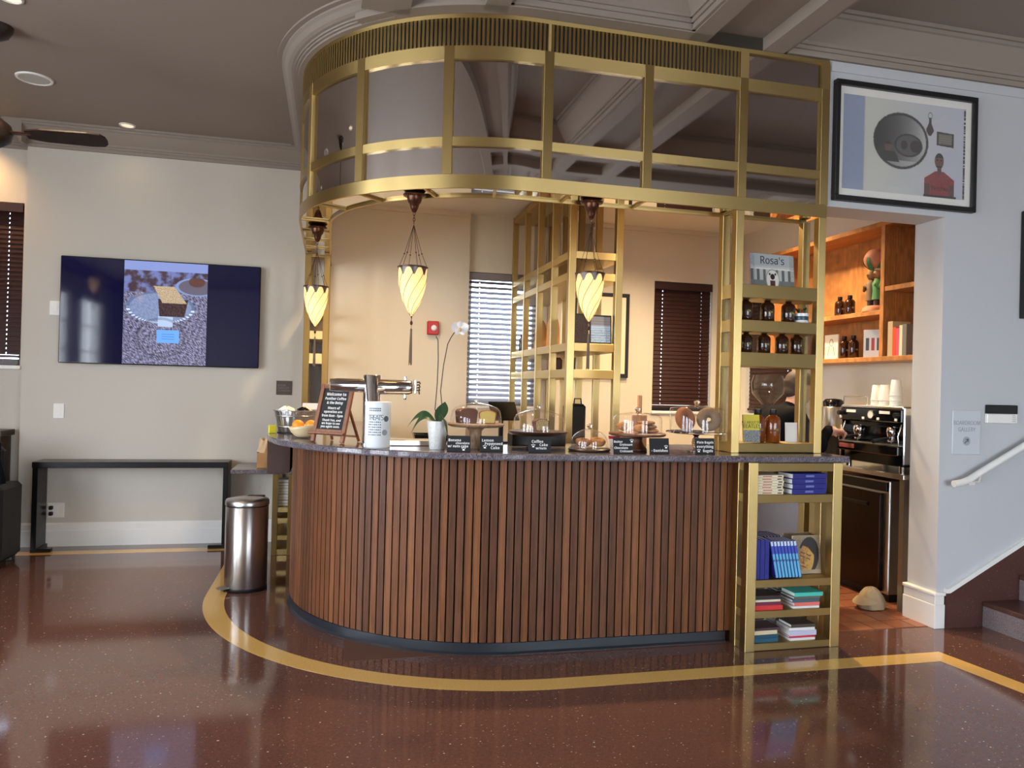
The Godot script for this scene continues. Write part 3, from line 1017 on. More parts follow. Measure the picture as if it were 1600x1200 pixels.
func pendant(at: Vector3, label: String, energy: float) -> Node3D:
	var o := thing("pendant_lamp", label, "pendant lamp", at, 0.0, "cloth pendant lamps")
	part(o, "ceiling_cup", Geo.new().lathe([Vector2(0.0, -0.112), Vector2(0.012, -0.108), Vector2(0.022, -0.085), Vector2(0.028, -0.062), Vector2(0.036, -0.055), Vector2(0.042, -0.035), Vector2(0.044, -0.022), Vector2(0.063, -0.018), Vector2(0.066, -0.012), Vector2(0.058, -0.004), Vector2(0.05, 0.0), Vector2(0, 0.0)], 28), M.bronze)
	var ch := Geo.new()
	for k in 4:
		var y := -0.118 - k * 0.016
		var ring := []
		for j in 13:
			var a := TAU * j / 12
			var p := V(0.006 * cos(a), 0.011 * sin(a), 0)
			ring.append((p if k % 2 == 0 else V(0, p.y, p.x)) + V(0, y, 0))
		ch.tube(ring, 0.0018, 5)
	part(o, "chain", ch, M.bronze)
	for k in 6:
		var a := TAU * k / 6 + 0.3
		var e := V(0.082 * cos(a), -0.425, 0.082 * sin(a))
		var mid := V(0.05 * cos(a), -0.345, 0.05 * sin(a))
		part(o, "cord", Geo.new().tube([V(0, -0.18, 0), mid, e], 0.0014, 5), M.bronze)
		part(o, "knot", Geo.new().ball(mid, V(0.005, 0.004, 0.005), 8), M.bronze)
	var prof := [Vector2(0.003, -0.7), Vector2(0.008, -0.694), Vector2(0.022, -0.672), Vector2(0.04, -0.64), Vector2(0.055, -0.605), Vector2(0.067, -0.565), Vector2(0.0765, -0.52), Vector2(0.081, -0.475), Vector2(0.0825, -0.43)]
	var sh := part(o, "lamp_shade", Geo.new().lathe(prof, 40, Transform3D(), -1.0), M.shade, "glowing cream cloth shade drawn to a point")
	var rad := func(y: float) -> float:
		for k in prof.size() - 1:
			if y <= prof[k + 1].y:
				return lerpf(prof[k].x, prof[k + 1].x, clampf((y - prof[k].y) / (prof[k + 1].y - prof[k].y), 0, 1))
		return prof[-1].x
	for k in 8:
		var pts := []
		for j in 15:
			var y := lerpf(-0.45, -0.695, j / 14.0)
			var a := TAU * k / 8 + 1.9 * pow(j / 14.0, 1.1)
			pts.append(V((rad.call(y) + 0.0006) * cos(a), y, (rad.call(y) + 0.0006) * sin(a)))
		part(sh, "seam", Geo.new().tube(pts, 0.0017, 4), M.bronze)
	var col := Geo.new().patch(96, 2, func(u, v):
		var a: float = u * TAU
		var y: float = -0.424 - v * (0.007 + 0.042 * pow(absf(cos(a * 4.0)), 4.0))
		var r: float = rad.call(minf(y, -0.431)) + 0.0015
		return V(r * cos(a), y, r * sin(a)), true)
	part(o, "collar", col, mat(rgb(92, 86, 82), 0.35, 0.6))
	part(o, "rim", Geo.new().lathe([Vector2(0.081, -0.428), Vector2(0.087, -0.426), Vector2(0.088, -0.421), Vector2(0.082, -0.419)], 36), M.bronze)
	part(o, "bulb", Geo.new().ball(V(0, -0.60, 0), V(0.018, 0.026, 0.018), 12), M.bulb)
	part(o, "finial", Geo.new().lathe([Vector2(0, -0.75), Vector2(0.006, -0.747), Vector2(0.0085, -0.738), Vector2(0.006, -0.729), Vector2(0.0025, -0.726), Vector2(0.0022, -0.715), Vector2(0.004, -0.706), Vector2(0.005, -0.696), Vector2(0, -0.694)], 12), M.bronze)
	var ts := Geo.new()
	ts.tube([V(0, -0.75, 0), V(0, -0.772, 0)], 0.0015, 5)
	ts.lathe([Vector2(0.003, -0.785), Vector2(0.0065, -0.78), Vector2(0.004, -0.77), Vector2(0, -0.769)], 10)
	for k in 9:
		var a := TAU * k / 9
		var f := 0.0 if k == 0 else 1.0
		ts.tube([V(0.003 * cos(a) * f, -0.78, 0.003 * sin(a) * f), V(0.006 * cos(a) * f, -0.86, 0.006 * sin(a) * f), V(0.008 * cos(a) * f, -0.965 - 0.006 * (k % 3), 0.008 * sin(a) * f)], 0.0026, 5)
	part(o, "tassel", ts, mat(rgb(120, 100, 78), 0.8))
	o.add_child(lamp("omni", V(0, -0.60, 0), energy, Color(1.0, 0.84, 0.6), 0.015))
	return o


func recessed(label: String, at: Vector3, r: float, energy: float, angle: float, color: Color) -> void:
	var o := thing("recessed_light", label, "ceiling light", at)
	part(o, "trim_ring", Geo.new().lathe([Vector2(r * 0.74, -0.004), Vector2(r * 0.8, -0.009), Vector2(r * 0.95, -0.008), Vector2(r, -0.002), Vector2(r, 0.0), Vector2(r * 0.74, 0.0)], 28), M.white_plastic)
	part(o, "lens", Geo.new().lathe([Vector2(0, -0.003), Vector2(r * 0.74, -0.003), Vector2(r * 0.74, 0.0), Vector2(0, 0.0)], 24), M.downlight)
	if energy > 0.0:
		var l: SpotLight3D = lamp("spot", V(0, -0.02, 0), energy, color, r * 0.7)
		l.spot_angle = angle
		o.add_child(l)


func plate(label: String, cat: String, at: Vector3, w: float, h: float) -> Node3D:
	var o := thing("wall_switch" if cat == "switch" else "wall_outlet", label, cat, at)
	part(o, "cover_plate", Geo.new().bx(-w / 2, w / 2, -h / 2, h / 2, 0, 0.007, 0.003), M.white_plastic)
	return o


func fittings() -> void:
	# towers that carry the canopy
	var bands := [[0.004, 0.057], [0.511, 0.595], [0.717, 0.786], [0.916, 0.996]]
	var t := case_unit("brass_shelf_tower", "open brass shelf tower with amber bottles, standing beside the kitchen opening", "shelf unit", V(2.5838, TOP, -4.0475), 0.0, 0.6024, 0.205, 1.427, 0.05, bands)
	for q in [[0.058, 0.510], [0.596, 0.716], [0.787, 0.915]]:
		for s in [-1, 1]:
			part(t, "side_pane", Geo.new().bx(s * 0.276 - 0.002, s * 0.276 + 0.002, q[0], q[1], -0.0525, 0.0525), M.smoked)
	copy(t, V(CX - R0 + 0.1025, TOP, -6.79), -PI / 2, "brass shelf tower against the white wall behind the hammered bucket")
	# bookcase below the counter's right end
	var b := case_unit("brass_bookcase", "brass bookcase full of books under the counter end beside the kitchen opening", "bookcase", V(2.59, 0, -3.84), 0.0, 0.606, 0.17, 1.064, 0.06, [[0.003, 0.043], [0.185, 0.226], [0.357, 0.401], [0.835, 0.882], [1.014, 1.062]])
	part(b, "back_mirror", Geo.new().bx(-0.243, 0.243, 0.043, 1.014, -0.084, -0.08), M.mirror)
	var c := case_unit("brass_bookcase", "small brass bookcase behind the steel step bin, under the low shelf", "bookcase", V(-0.375, 0, -6.8), -PI / 2, 0.58, 0.17, 0.68, 0.045, [[0.003, 0.05], [0.13, 0.165], [0.27, 0.31], [0.36, 0.4]])
	part(c, "back_panel", Geo.new().bx(-0.24, 0.24, 0.05, 0.67, -0.084, -0.08), M.block)
	# brass shelving that stands in the kitchen
	var p := thing("brass_shelf_wall", "tall brass shelf wall with bags and frames in the kitchen", "shelf unit", V(1.885, 0, -6.16))
	var zs := [-5.265, -5.70, -6.13, -6.58, -7.05]
	var pm := Geo.new().bx(-0.027, 0.027, 0, 3.1, -0.027, 0.027, 0.002).mesh()
	var pm2 := Geo.new().bx(-0.027, 0.027, 0, 3.1, -0.015, 0.015, 0.002).mesh()
	for z in zs:
		for x in [1.702, 2.07]:
			part(p, "post", pm if z == zs[0] else pm2, M.brass_post).position = V(x - 1.885, 0, z + 6.16)
	for y in [[2.42, 2.475], [2.265, 2.32], [1.735, 1.795], [1.535, 1.60], [0.95, 1.02], [3.04, 3.1]]:
		var g := Geo.new()
		g.bx(1.729, 2.043, y[0], y[1], -7.07, -5.245, 0.002)
		g.bx(1.68, 1.729, y[0], y[1], -7.02, -5.295, 0.002).bx(2.043, 2.09, y[0], y[1], -7.02, -5.295, 0.002)
		wpart(p, "shelf", g, M.brass)
	for k in 4:
		wpart(p, "mirror_pane", Geo.new().bx(1.884, 1.888, 2.475, 3.04, zs[k + 1] + 0.02, zs[k] - 0.02), M.soffit_mirror)
	# low stone shelf at the far left
	solo("stone_shelf", Geo.new().bx(-0.25, 0.25, 0, 0.035, -0.29, 0.29, 0.004), M.stone, "low dark stone shelf by the screen wall holding a kraft bag", "shelf", V(-0.545, 0.681, -6.8))
	# pendants
	pendant(V(CX + 1.175 * cos(deg_to_rad(122.0)), 2.541, CZ + 1.175 * sin(deg_to_rad(122.0))), "glowing cloth pendant lamp hanging above the white treats canister", 0.014)
	pendant(V(1.425, 2.541, -4.065), "glowing cloth pendant lamp hanging in front of the brass shelf wall", 0.014)
	pendant(V(-0.125, 2.541, -5.36), "glowing cloth pendant lamp hanging in front of the far brass tower", 0.014)
	# two more at the window side, seen only in the screen's reflection
	pendant(V(-4.0, 3.58, 0.0), "cloth pendant lamp by the tall side windows, nearer the television wall", 0.014)
	pendant(V(-3.6, 3.58, 1.4), "cloth pendant lamp by the tall side windows, farther from the television wall", 0.014)
	# lights and grilles in the ceilings
	recessed("small white recessed light in the taupe ceiling near the crown over the screen", V(-1.734, 3.58, -6.87), 0.065, 0.04, 60, Color(1.0, 0.86, 0.68))
	recessed("small white recessed light in the taupe ceiling beside the fan mount", V(-1.82, 3.58, -4.76), 0.065, 1.0, 62, Color(1.0, 0.86, 0.68))
	recessed("recessed light over the wooden ledge beside the recess window", V(-3.0, 3.58, -6.98), 0.065, 1.1, 60, Color(1.0, 0.80, 0.55))
	var sp := thing("ceiling_speaker", "large round white speaker grille set in the taupe ceiling", "speaker", V(-2.13, 3.58, -6.0))
	part(sp, "trim_ring", Geo.new().lathe([Vector2(0.098, -0.004), Vector2(0.102, -0.01), Vector2(0.116, -0.009), Vector2(0.12, -0.001), Vector2(0.12, 0), Vector2(0.098, 0)], 36), M.white_plastic)
	part(sp, "grille", Geo.new().lathe([Vector2(0, -0.006), Vector2(0.099, -0.006), Vector2(0.099, 0), Vector2(0, 0)], 36), mat(rgb(186, 184, 176), 0.8))
	for q in [[3.35, -5.5, "over the espresso machine side", 6.5], [2.5, -4.75, "behind the brass tower", 2.4], [0.95, -4.85, "above the cake stands", 3.0], [0.35, -6.0, "near the fire alarm wall", 2.6], [2.75, -6.2, "between the brass shelves and the brown blind", 3.0]]:
		recessed("recessed light in the white kitchen ceiling " + q[2], V(q[0], 3.13, q[1]), 0.06, q[3], 68, Color(1.0, 0.88, 0.70))
	var vg := thing("ceiling_vent", "flat white vent grille in the kitchen ceiling", "vent", V(1.12, 3.13, -6.2))
	part(vg, "frame", Geo.new().bx(-0.24, 0.24, -0.008, 0, -0.24, -0.2, 0.002).bx(-0.24, 0.24, -0.008, 0, 0.2, 0.24, 0.002).bx(-0.24, -0.2, -0.008, 0, -0.2, 0.2, 0.002).bx(0.2, 0.24, -0.008, 0, -0.2, 0.2, 0.002), M.white_plastic)
	for k in 9:
		part(vg, "louvre", Geo.new().box(V(0, -0.005, -0.18 + k * 0.045), V(0.4, 0.002, 0.04), 0, Basis(Vector3.RIGHT, 0.25)), M.white_plastic)


func left_side() -> void:
	# screen
	var tv := thing("wall_television", "wide flat television on the white wall showing a loaf cake", "television", V(-1.453, 2.021, -7.06))
	part(tv, "housing", Geo.new().bx(-0.807, 0.807, -0.455, 0.455, -0.02, 0.028, 0.006), M.black_gloss)
	part(tv, "wall_mount", Geo.new().bx(-0.25, 0.25, -0.16, 0.16, -0.04, -0.02), M.black_metal)
	var fn := noise(91, 1.0, 3)
	var cake := paint(288, 336, func(u, v):
		var n: float = fn.get_noise_2d(u * 30, v * 30)
		var col := Color(0.22, 0.20, 0.27).lerp(Color(0.60, 0.60, 0.74), clampf(0.5 + fn.get_noise_2d((u * 0.8 + v * 0.35) * 22, (v * 0.8 - u * 0.55) * 90) * 1.4, 0, 1))
		if v < 0.3:
			col = Color(0.26, 0.20, 0.24).lerp(Color(0.42, 0.46, 0.66), clampf(0.5 + fn.get_noise_2d(u * 7, v * 9 + 40) * 1.6, 0, 1))
			if v < 0.09:
				col = Color(0.50, 0.56, 0.78)
		var e := Vector2((u - 0.44) / 0.40, (v - 0.445) / 0.15).length()
		if e < 1.0 and v > 0.27:
			col = col.lerp(Color(0.50, 0.57, 0.72), 0.75)
		if e > 0.93 and e < 1.03 and v > 0.25:
			col = Color(0.78, 0.84, 0.95) if fmod(atan2(v - 0.445, u - 0.44) * 22.0, 2.0) > 0.9 else Color(0.36, 0.42, 0.56)
		var e2 := Vector2((u - 0.87) / 0.26, (v - 0.23) / 0.09).length()
		if e2 < 1.0:
			col = Color(0.48, 0.56, 0.74) if e2 > 0.85 else Color(0.38, 0.36, 0.42)
			if Vector2((u - 0.87) / 0.1, (v - 0.18) / 0.05).length() < 1.0:
				col = Color(0.36, 0.24, 0.22)
		# loaf: crumb top and dark face
		if v > 0.235 and v < 0.40 and u > 0.345 + (v - 0.235) * 0.7 and u < 0.60 + (v - 0.235) * 0.95:
			col = Color(0.80, 0.74, 0.62).lerp(Color(0.44, 0.32, 0.22), clampf(fn.get_noise_2d(u * 110, v * 110) * 1.7 + 0.25, 0, 1))
		elif v > 0.30 and v < 0.53 and u > 0.40 + (v - 0.3) * 0.12 and u < 0.76 - (v - 0.40) * 0.25 and v > 0.36:
			col = Color(0.17, 0.11, 0.12).lerp(Color(0.32, 0.24, 0.26), clampf(0.4 + n, 0, 1))
		if absf(u - 0.5) < 0.09 and v > 0.53 and v < 0.63:
			col = Color(0.66, 0.74, 0.86)
		if u > 0.40 and u < 0.67 and v > 0.66 and v < 0.79:
			col = Color(0.40, 0.62, 0.92) if fmod(v * 60.0, 1.4) > 0.4 or v < 0.69 or v > 0.76 or u < 0.46 or u > 0.61 else Color(0.28, 0.48, 0.76)
		var e3 := Vector2((u - 0.45) / 0.3, (v - 0.74) / 0.2).length()
		if e3 > 0.88 and e3 < 1.0:
			col = col * 0.82
		return col)
	var scr := mat(rgb(3, 3, 8), 0.05)
	scr.emission_enabled = true
	scr.emission = Color(0.12, 0.13, 0.42)
	scr.emission_energy_multiplier = 0.13
	var pic := mat(rgb(2, 2, 3), 0.05)
	pic.emission_enabled = true
	pic.emission = Color.BLACK
	pic.emission_texture = cake
	pic.emission_energy_multiplier = 0.85
	var scr_l := Geo.new()
	scr_l.quad(V(-0.798, -0.446, 0.0285), V(-0.312, -0.446, 0.0285), V(-0.312, 0.446, 0.0285), V(-0.798, 0.446, 0.0285), V(0, 0, 1))
	var scr_r := Geo.new()
	scr_r.quad(V(0.362, -0.446, 0.0285), V(0.798, -0.446, 0.0285), V(0.798, 0.446, 0.0285), V(0.362, 0.446, 0.0285), V(0, 0, 1))
	part(tv, "screen_border", scr_l, scr, "dark navy bar of the screen")
	part(tv, "screen_border", scr_r, scr, "dark navy bar of the screen")
	var q := Geo.new()
	q.quad(V(-0.312, -0.446, 0.0285), V(0.362, -0.446, 0.0285), V(0.362, 0.446, 0.0285), V(-0.312, 0.446, 0.0285), V(0, 0, 1))
	part(tv, "screen_picture", q, pic, "picture of a crumb topped loaf cake on a glass stand")
	var tl := AreaLight3D.new()
	tl.name = "screen_glow"
	tl.area_size = Vector2(0.67, 0.89)
	tl.light_energy = 0.03
	tl.light_color = Color(0.75, 0.8, 1.0)
	tl.shadow_enabled = true
	tv.add_child(tl)
	tl.position = V(0.025, 0, 0.034)
	tl.rotation.y = PI
	# plates on the wall
	var sw := plate("small white switch plate peeking out beside the television", "switch", V(-2.315, 2.03, -7.1), 0.08, 0.12)
	part(sw, "rocker", Geo.new().bx(-0.017, 0.017, -0.033, 0.033, 0.007, 0.01, 0.001), M.white_plastic)
	for k in 2:
		var y: float = [1.154, 0.307][k]
		var pl := plate(["white double outlet on the wall below the television", "white outlet with black plugs low behind the console table"][k], "outlet", V(-2.262, y, -7.1), 0.085 if k == 0 else 0.13, 0.125)
		for j in 2:
			part(pl, "socket", Geo.new().bx(-0.018, 0.018, -0.045 + j * 0.052, -0.007 + j * 0.052, 0.007, 0.009, 0.001), M.white_plastic)
			if k == 1:
				part(pl, "plug", Geo.new().box(V(-0.032, -0.026 + j * 0.05, 0.024), V(0.03, 0.032, 0.034), 0.006), M.black)
	var cp := thing("capacity_sign", "small square brown sign about room capacity on the white wall", "sign", V(-0.424, 1.397, -7.1))
	part(cp, "board", Geo.new().bx(-0.069, 0.069, -0.064, 0.064, 0, 0.006, 0.001), mat(rgb(84, 70, 62), 0.5))
	var lt := mat(rgb(140, 126, 114), 0.6)
	words(cp, "ROOM", 0.024, V(-0.058, 0.022, 0.0064), lt, Basis(), false, HORIZONTAL_ALIGNMENT_LEFT)
	words(cp, "CAPACITY", 0.024, V(-0.058, -0.002, 0.0064), lt, Basis(), false, HORIZONTAL_ALIGNMENT_LEFT)
	words(cp, "75 PERSONS", 0.02, V(-0.058, -0.026, 0.0064), lt, Basis(), false, HORIZONTAL_ALIGNMENT_LEFT)
	# console table
	var ct := thing("console_table", "long narrow black console table against the white wall", "table", V(-1.61, 0, -6.96))
	part(ct, "table_top", Geo.new().bx(-0.755, 0.755, 0.695, 0.745, -0.125, 0.125, 0.003), M.black_metal)
	for s in [-1, 1]:
		part(ct, "leg", Geo.new().bx(s * 0.735 - 0.02, s * 0.735 + 0.02, 0.03, 0.695, -0.11, 0.11, 0.003), M.black_metal)
		part(ct, "foot", Geo.new().bx(s * 0.735 - (0.02 if s < 0 else 0.13), s * 0.735 + (0.13 if s < 0 else 0.02), 0, 0.03, 0.06, 0.12, 0.003).bx(s * 0.735 - 0.03, s * 0.735 + 0.03, 0, 0.03, -0.12, 0.06), M.black_metal)
	# step bin
	var bn := thing("step_bin", "brushed steel step bin standing on the yellow floor strip", "bin", V(-0.553, 0, -5.5))
	var sq := Transform3D(Basis.from_scale(V(1.0, 1.0, 0.86)), Vector3.ZERO)
	part(bn, "base", Geo.new().lathe([Vector2(0, 0.0), Vector2(0.142, 0.0), Vector2(0.146, 0.006), Vector2(0.146, 0.022), Vector2(0.14, 0.024), Vector2(0, 0.024)], 40, sq), M.black)
	part(bn, "body", Geo.new().lathe([Vector2(0.14, 0.022), Vector2(0.143, 0.024), Vector2(0.143, 0.578), Vector2(0.14, 0.58), Vector2(0, 0.58)], 56, sq), M.brushed_steel)
	part(bn, "seal", Geo.new().lathe([Vector2(0.138, 0.579), Vector2(0.14, 0.579), Vector2(0.14, 0.59), Vector2(0.1, 0.59)], 40, sq), M.black)
	part(bn, "lid", Geo.new().lathe([Vector2(0.13, 0.588), Vector2(0.146, 0.588), Vector2(0.147, 0.592), Vector2(0.146, 0.618), Vector2(0.138, 0.63), Vector2(0.1, 0.638), Vector2(0.0, 0.642)], 48, sq), M.steel)
	part(bn, "hinge_cover", Geo.new().box(V(0.05, 0.636, -0.075), V(0.12, 0.012, 0.05), 0.005), M.black)
	var pd := Basis(Vector3.UP, 0.55)
	part(bn, "pedal", Geo.new().box(V(-0.135, 0.03, 0.085), V(0.07, 0.012, 0.07), 0.005, pd), M.steel)
	part(bn, "pedal_arm", Geo.new().box(V(-0.105, 0.016, 0.065), V(0.09, 0.012, 0.06), 0.004, pd), M.black)
	# ceiling fan
	var fan := thing("ceiling_fan", "dark wooden ceiling fan hanging beside the round speaker grille", "fan", V(-2.06, 3.58, -5.17))
	part(fan, "mount", Geo.new().lathe([Vector2(0, -0.09), Vector2(0.03, -0.088), Vector2(0.075, -0.06), Vector2(0.095, -0.025), Vector2(0.1, 0), Vector2(0, 0)], 28), M.fan_wood)
	part(fan, "downrod", Geo.new().tube([V(0, -0.08, 0), V(0, -0.56, 0)], 0.013, 10), M.bronze)
	part(fan, "motor", Geo.new().lathe([Vector2(0, -0.74), Vector2(0.05, -0.735), Vector2(0.1, -0.7), Vector2(0.115, -0.65), Vector2(0.1, -0.6), Vector2(0.05, -0.56), Vector2(0, -0.55)], 28), M.fan_wood)
	for k in 3:
		var a := TAU * k / 3 - 0.03
		var bas := Basis(Vector3.UP, a)
		part(fan, "blade_arm", Geo.new().box(bas * V(0.15, -0.645, 0), V(0.14, 0.012, 0.05), 0.004, bas), M.bronze)
		var bl := Geo.new()
		var outline := PackedVector2Array([Vector2(0.19, -0.04), Vector2(0.28, -0.062), Vector2(0.55, -0.07), Vector2(0.62, -0.062), Vector2(0.645, -0.035), Vector2(0.65, 0.0), Vector2(0.645, 0.035), Vector2(0.62, 0.062), Vector2(0.55, 0.07), Vector2(0.28, 0.062), Vector2(0.19, 0.04)])
		bl.ext(outline, -0.005, 0.005, Transform3D(bas * Basis(Vector3.RIGHT, -0.3) * FLAT, V(0, -0.645, 0)))
		part(fan, "blade", bl, M.fan_wood)
	# dark seat and ledge in the corner
	var ch := thing("lounge_chair", "black upholstered lounge chair in the recess corner", "chair", V(-2.9, 0, -6.55))
	part(ch, "backrest", Geo.new().box(V(0.14, 0.63, 0.0), V(0.62, 0.58, 0.16), 0.06), M.leather)
	part(ch, "seat", Geo.new().box(V(0.1, 0.3, 0.28), V(0.6, 0.26, 0.5), 0.05), M.leather)
	part(ch, "armrest", Geo.new().box(V(0.485, 0.33, 0.1), V(0.12, 0.58, 0.4), 0.03), M.leather)
	part(ch, "armrest", Geo.new().box(V(-0.26, 0.33, 0.2), V(0.12, 0.58, 0.6), 0.03), M.leather)
	for s in [[-0.26, 0.45], [-0.26, -0.05], [0.485, 0.25], [0.485, -0.05]]:
		part(ch, "foot", Geo.new().box(V(s[0], 0.02, s[1]), V(0.05, 0.04, 0.05), 0.004), M.black)
	part(ch, "throw", Geo.new().patch(12, 14, func(u, v):
		var y: float = 0.925 - 0.42 * v
		return V(0.30 + u * 0.16 + 0.012 * sin(v * 7.0 + u * 3.0) + 0.03 * v * u, y + 0.006 * sin(u * 9.0), 0.085 + 0.02 * sin(u * 8.0 + v * 2.0) + 0.02 * v)), M.jacket, "black cloth hanging over the backrest")
	var lg := thing("window_ledge", "dark wooden ledge behind the black lounge chair", "ledge", V(-3.55, 0, -7.04))
	part(lg, "board", Geo.new().bx(-1.0, 0.92, 0.94, 0.99, -0.17, 0.1, 0.004), M.dark_wood)
	part(lg, "front_panel", Geo.new().bx(-1.0, 0.9, 0.0, 0.94, -0.15, 0.06, 0.002), M.dark_wood)
	# kraft bag on the low shelf
	var kb := thing("kraft_bag", "small open kraft paper bag on the low stone shelf", "bag", V(-0.54, 0.716, -6.66))
	part(kb, "bag_body", Geo.new().bx(-0.06, 0.05, 0, 0.13, -0.04, 0.04, 0.004), M.kraft)
	part(kb, "crumpled_top", Geo.new().patch(20, 8, func(u, v):
		var a: float = u * TAU
		var r: float = 0.05 * (1.0 - 0.35 * v) * (1.0 + 0.14 * sin(a * 5.0 + v * 6.0))
		return V(-0.012 + r * cos(a), 0.126 + v * 0.12 + 0.012 * sin(a * 3.0), 0.7 * r * sin(a)), true), mat(rgb(206, 178, 146), 0.85))


func right_side() -> void:
	# framed photograph
	var fn := noise(95, 1.0, 3)
	var art := paint(384, 256, func(u, v):
		var col := Color(0.80, 0.80, 0.77).lerp(Color(0.76, 0.77, 0.82), clampf((u - 0.3) * 1.6, 0, 1))
		if u < 0.165:
			col = Color(0.56, 0.61, 0.71)
		elif u < 0.172:
			col = Color(0.70, 0.70, 0.68)
		var d := Vector2((u - 0.465) / 0.215, (v - 0.43) / 0.29)
		var r: float = d.length() + fn.get_noise_2d(u * 130, v * 90) * 0.05
		if r < 1.04:
			col = Color(0.06, 0.055, 0.06)
		if r < 0.955:
			var k := clampf((u - 0.28) * 2.6, 0, 1)
			col = Color(0.10, 0.10, 0.11).lerp(Color(0.74, 0.74, 0.73), pow(k, 1.2))
			if v > 0.64:
				col = col.lerp(Color(0.80, 0.80, 0.78), 0.6)
			var d2 := Vector2((u - 0.525) / 0.115, (v - 0.47) / 0.125).length() + fn.get_noise_2d(u * 160, v * 120) * 0.06
			if d2 < 1.0:
				col = Color(0.10, 0.10, 0.105) if d2 > 0.86 else Color(0.30, 0.30, 0.30)
				if Vector2((u - 0.49) / 0.027, (v - 0.47) / 0.05).length() < 1.0 or Vector2((u - 0.585) / 0.047, (v - 0.475) / 0.065).length() < 1.0:
					col = Color(0.035, 0.035, 0.035)
			# man in the dark room
			if Vector2((u - 0.362) / 0.03, (v - 0.50) / 0.055).length() < 1.0:
				col = Color(0.05, 0.045, 0.045) if v < 0.475 else Color(0.36, 0.27, 0.23)
			if v > 0.55 and v < 0.66 and absf(u - 0.37) < 0.045 + (v - 0.55) * 0.35:
				col = Color(0.05, 0.05, 0.06)
		# hanging lantern
		var w := 0.0
		if v > 0.14 and v < 0.335:
			w = 0.010 + 0.022 * clampf((v - 0.2) / 0.07, 0, 1) * clampf((0.335 - v) / 0.05, 0, 1)
		if absf(u - 0.70) < w:
			col = Color(0.17, 0.11, 0.10)
		if absf(Vector2((u - 0.70) / 0.017, (v - 0.12) / 0.035).length() - 1.0) < 0.1:
			col = Color(0.3, 0.28, 0.27)
		# small frame
		if absf(u - 0.83) < 0.072 and absf(v - 0.36 - (u - 0.83) * 0.08) < 0.075:
			col = Color(0.16, 0.14, 0.13)
			if absf(u - 0.83) < 0.056 and absf(v - 0.36) < 0.054:
				col = Color(0.50, 0.48, 0.42) if fmod(v * 90.0, 2.0) > 0.7 else Color(0.38, 0.36, 0.32)
		# man in the red shirt
		if v > 0.715 and absf(u - 0.787) < 0.035 + 0.09 * clampf((v - 0.715) / 0.085, 0, 1) and v < 0.985:
			var arm: bool = absf(u - 0.787) > 0.082 and v > 0.86
			col = Color(0.33, 0.21, 0.17) if arm else Color(0.60, 0.17, 0.18).lerp(Color(0.46, 0.12, 0.14), clampf(0.4 + fn.get_noise_2d(u * 60, v * 40), 0, 1))
		if v > 0.975 and u > 0.655 and u < 0.93:
			col = Color(0.10, 0.09, 0.10)
		if absf(u - 0.785) < 0.018 and v > 0.66 and v < 0.745:
			col = Color(0.36, 0.23, 0.18)
		if Vector2((u - 0.783) / 0.038, (v - 0.60) / 0.085).length() < 1.0:
			col = Color(0.43, 0.29, 0.23)
			if v < 0.562 + 0.3 * absf(u - 0.783):
				col = Color(0.06, 0.05, 0.05)
			if v > 0.655 and absf(u - 0.783) < 0.026 and v < 0.672:
				col = Color(0.16, 0.10, 0.09)
			if absf(absf(u - 0.783) - 0.015) < 0.007 and absf(v - 0.592) < 0.009:
				col = Color(0.12, 0.09, 0.08)
		if u > 0.985:
			col = Color(0.16, 0.13, 0.13) if fn.get_noise_2d(9, v * 60) > -0.2 else col
		return col)
	var pf := thing("framed_photograph", "large black framed photograph of a man in red beside a hole in a wall", "picture", V(3.435, 3.006, -3.956))
	part(pf, "frame", Geo.new().bx(-0.517, 0.517, 0.335, 0.366, 0, 0.04, 0.003).bx(-0.517, 0.517, -0.366, -0.335, 0, 0.04, 0.003).bx(-0.517, -0.488, -0.335, 0.335, 0, 0.04, 0.003).bx(0.488, 0.517, -0.335, 0.335, 0, 0.04, 0.003), M.black)
	part(pf, "mat_board", Geo.new().bx(-0.488, 0.488, -0.335, 0.335, 0.003, 0.014), M.paper)
	var pg := Geo.new()
	pg.quad(V(-0.452, -0.288, 0.0145), V(0.445, -0.288, 0.0145), V(0.445, 0.29, 0.0145), V(-0.452, 0.29, 0.0145), V(0, 0, 1))
	part(pf, "print", pg, printed(art, 0.35))
	words(pf, "Pershka", 0.036, V(0.258, -0.232, 0.0148), M.ink)
	part(pf, "glazing", Geo.new().bx(-0.488, 0.488, -0.335, 0.335, 0.024, 0.026), M.glass)
	var f2 := thing("framed_picture", "small black framed grey picture on the wall above the stairs", "picture", V(4.72, 2.337, -3.956))
	part(f2, "frame", Geo.new().bx(-0.375, 0.375, -0.35, 0.35, 0, 0.04, 0.004), M.black)
	part(f2, "print", Geo.new().bx(-0.33, 0.33, -0.305, 0.305, 0.04, 0.042), mat(rgb(96, 100, 106), 0.4))
	# sign
	var sg := thing("room_sign", "pale grey sign with an arrow to the boardroom gallery", "sign", V(3.943, 1.24, -3.956))
	part(sg, "board", Geo.new().bx(-0.107, 0.107, -0.142, 0.142, 0, 0.012, 0.003), mat(rgb(196, 201, 206), 0.4))
	var gl := mat(rgb(136, 142, 150), 0.6)
	words(sg, "BOARDROOM", 0.034, V(0, 0.06, 0.0125), gl)
	words(sg, "GALLERY", 0.034, V(0, 0.018, 0.0125), gl)
	part(sg, "arrow_disc", Geo.new().lathe([Vector2(0.0, 0.0), Vector2(0.029, 0.0), Vector2(0.029, 0.001), Vector2(0, 0.001)], 24, Transform3D(Basis(Vector3.RIGHT, PI / 2), V(0, -0.055, 0.0122))), mat(rgb(160, 166, 172), 0.5))
	var ar := Geo.new()
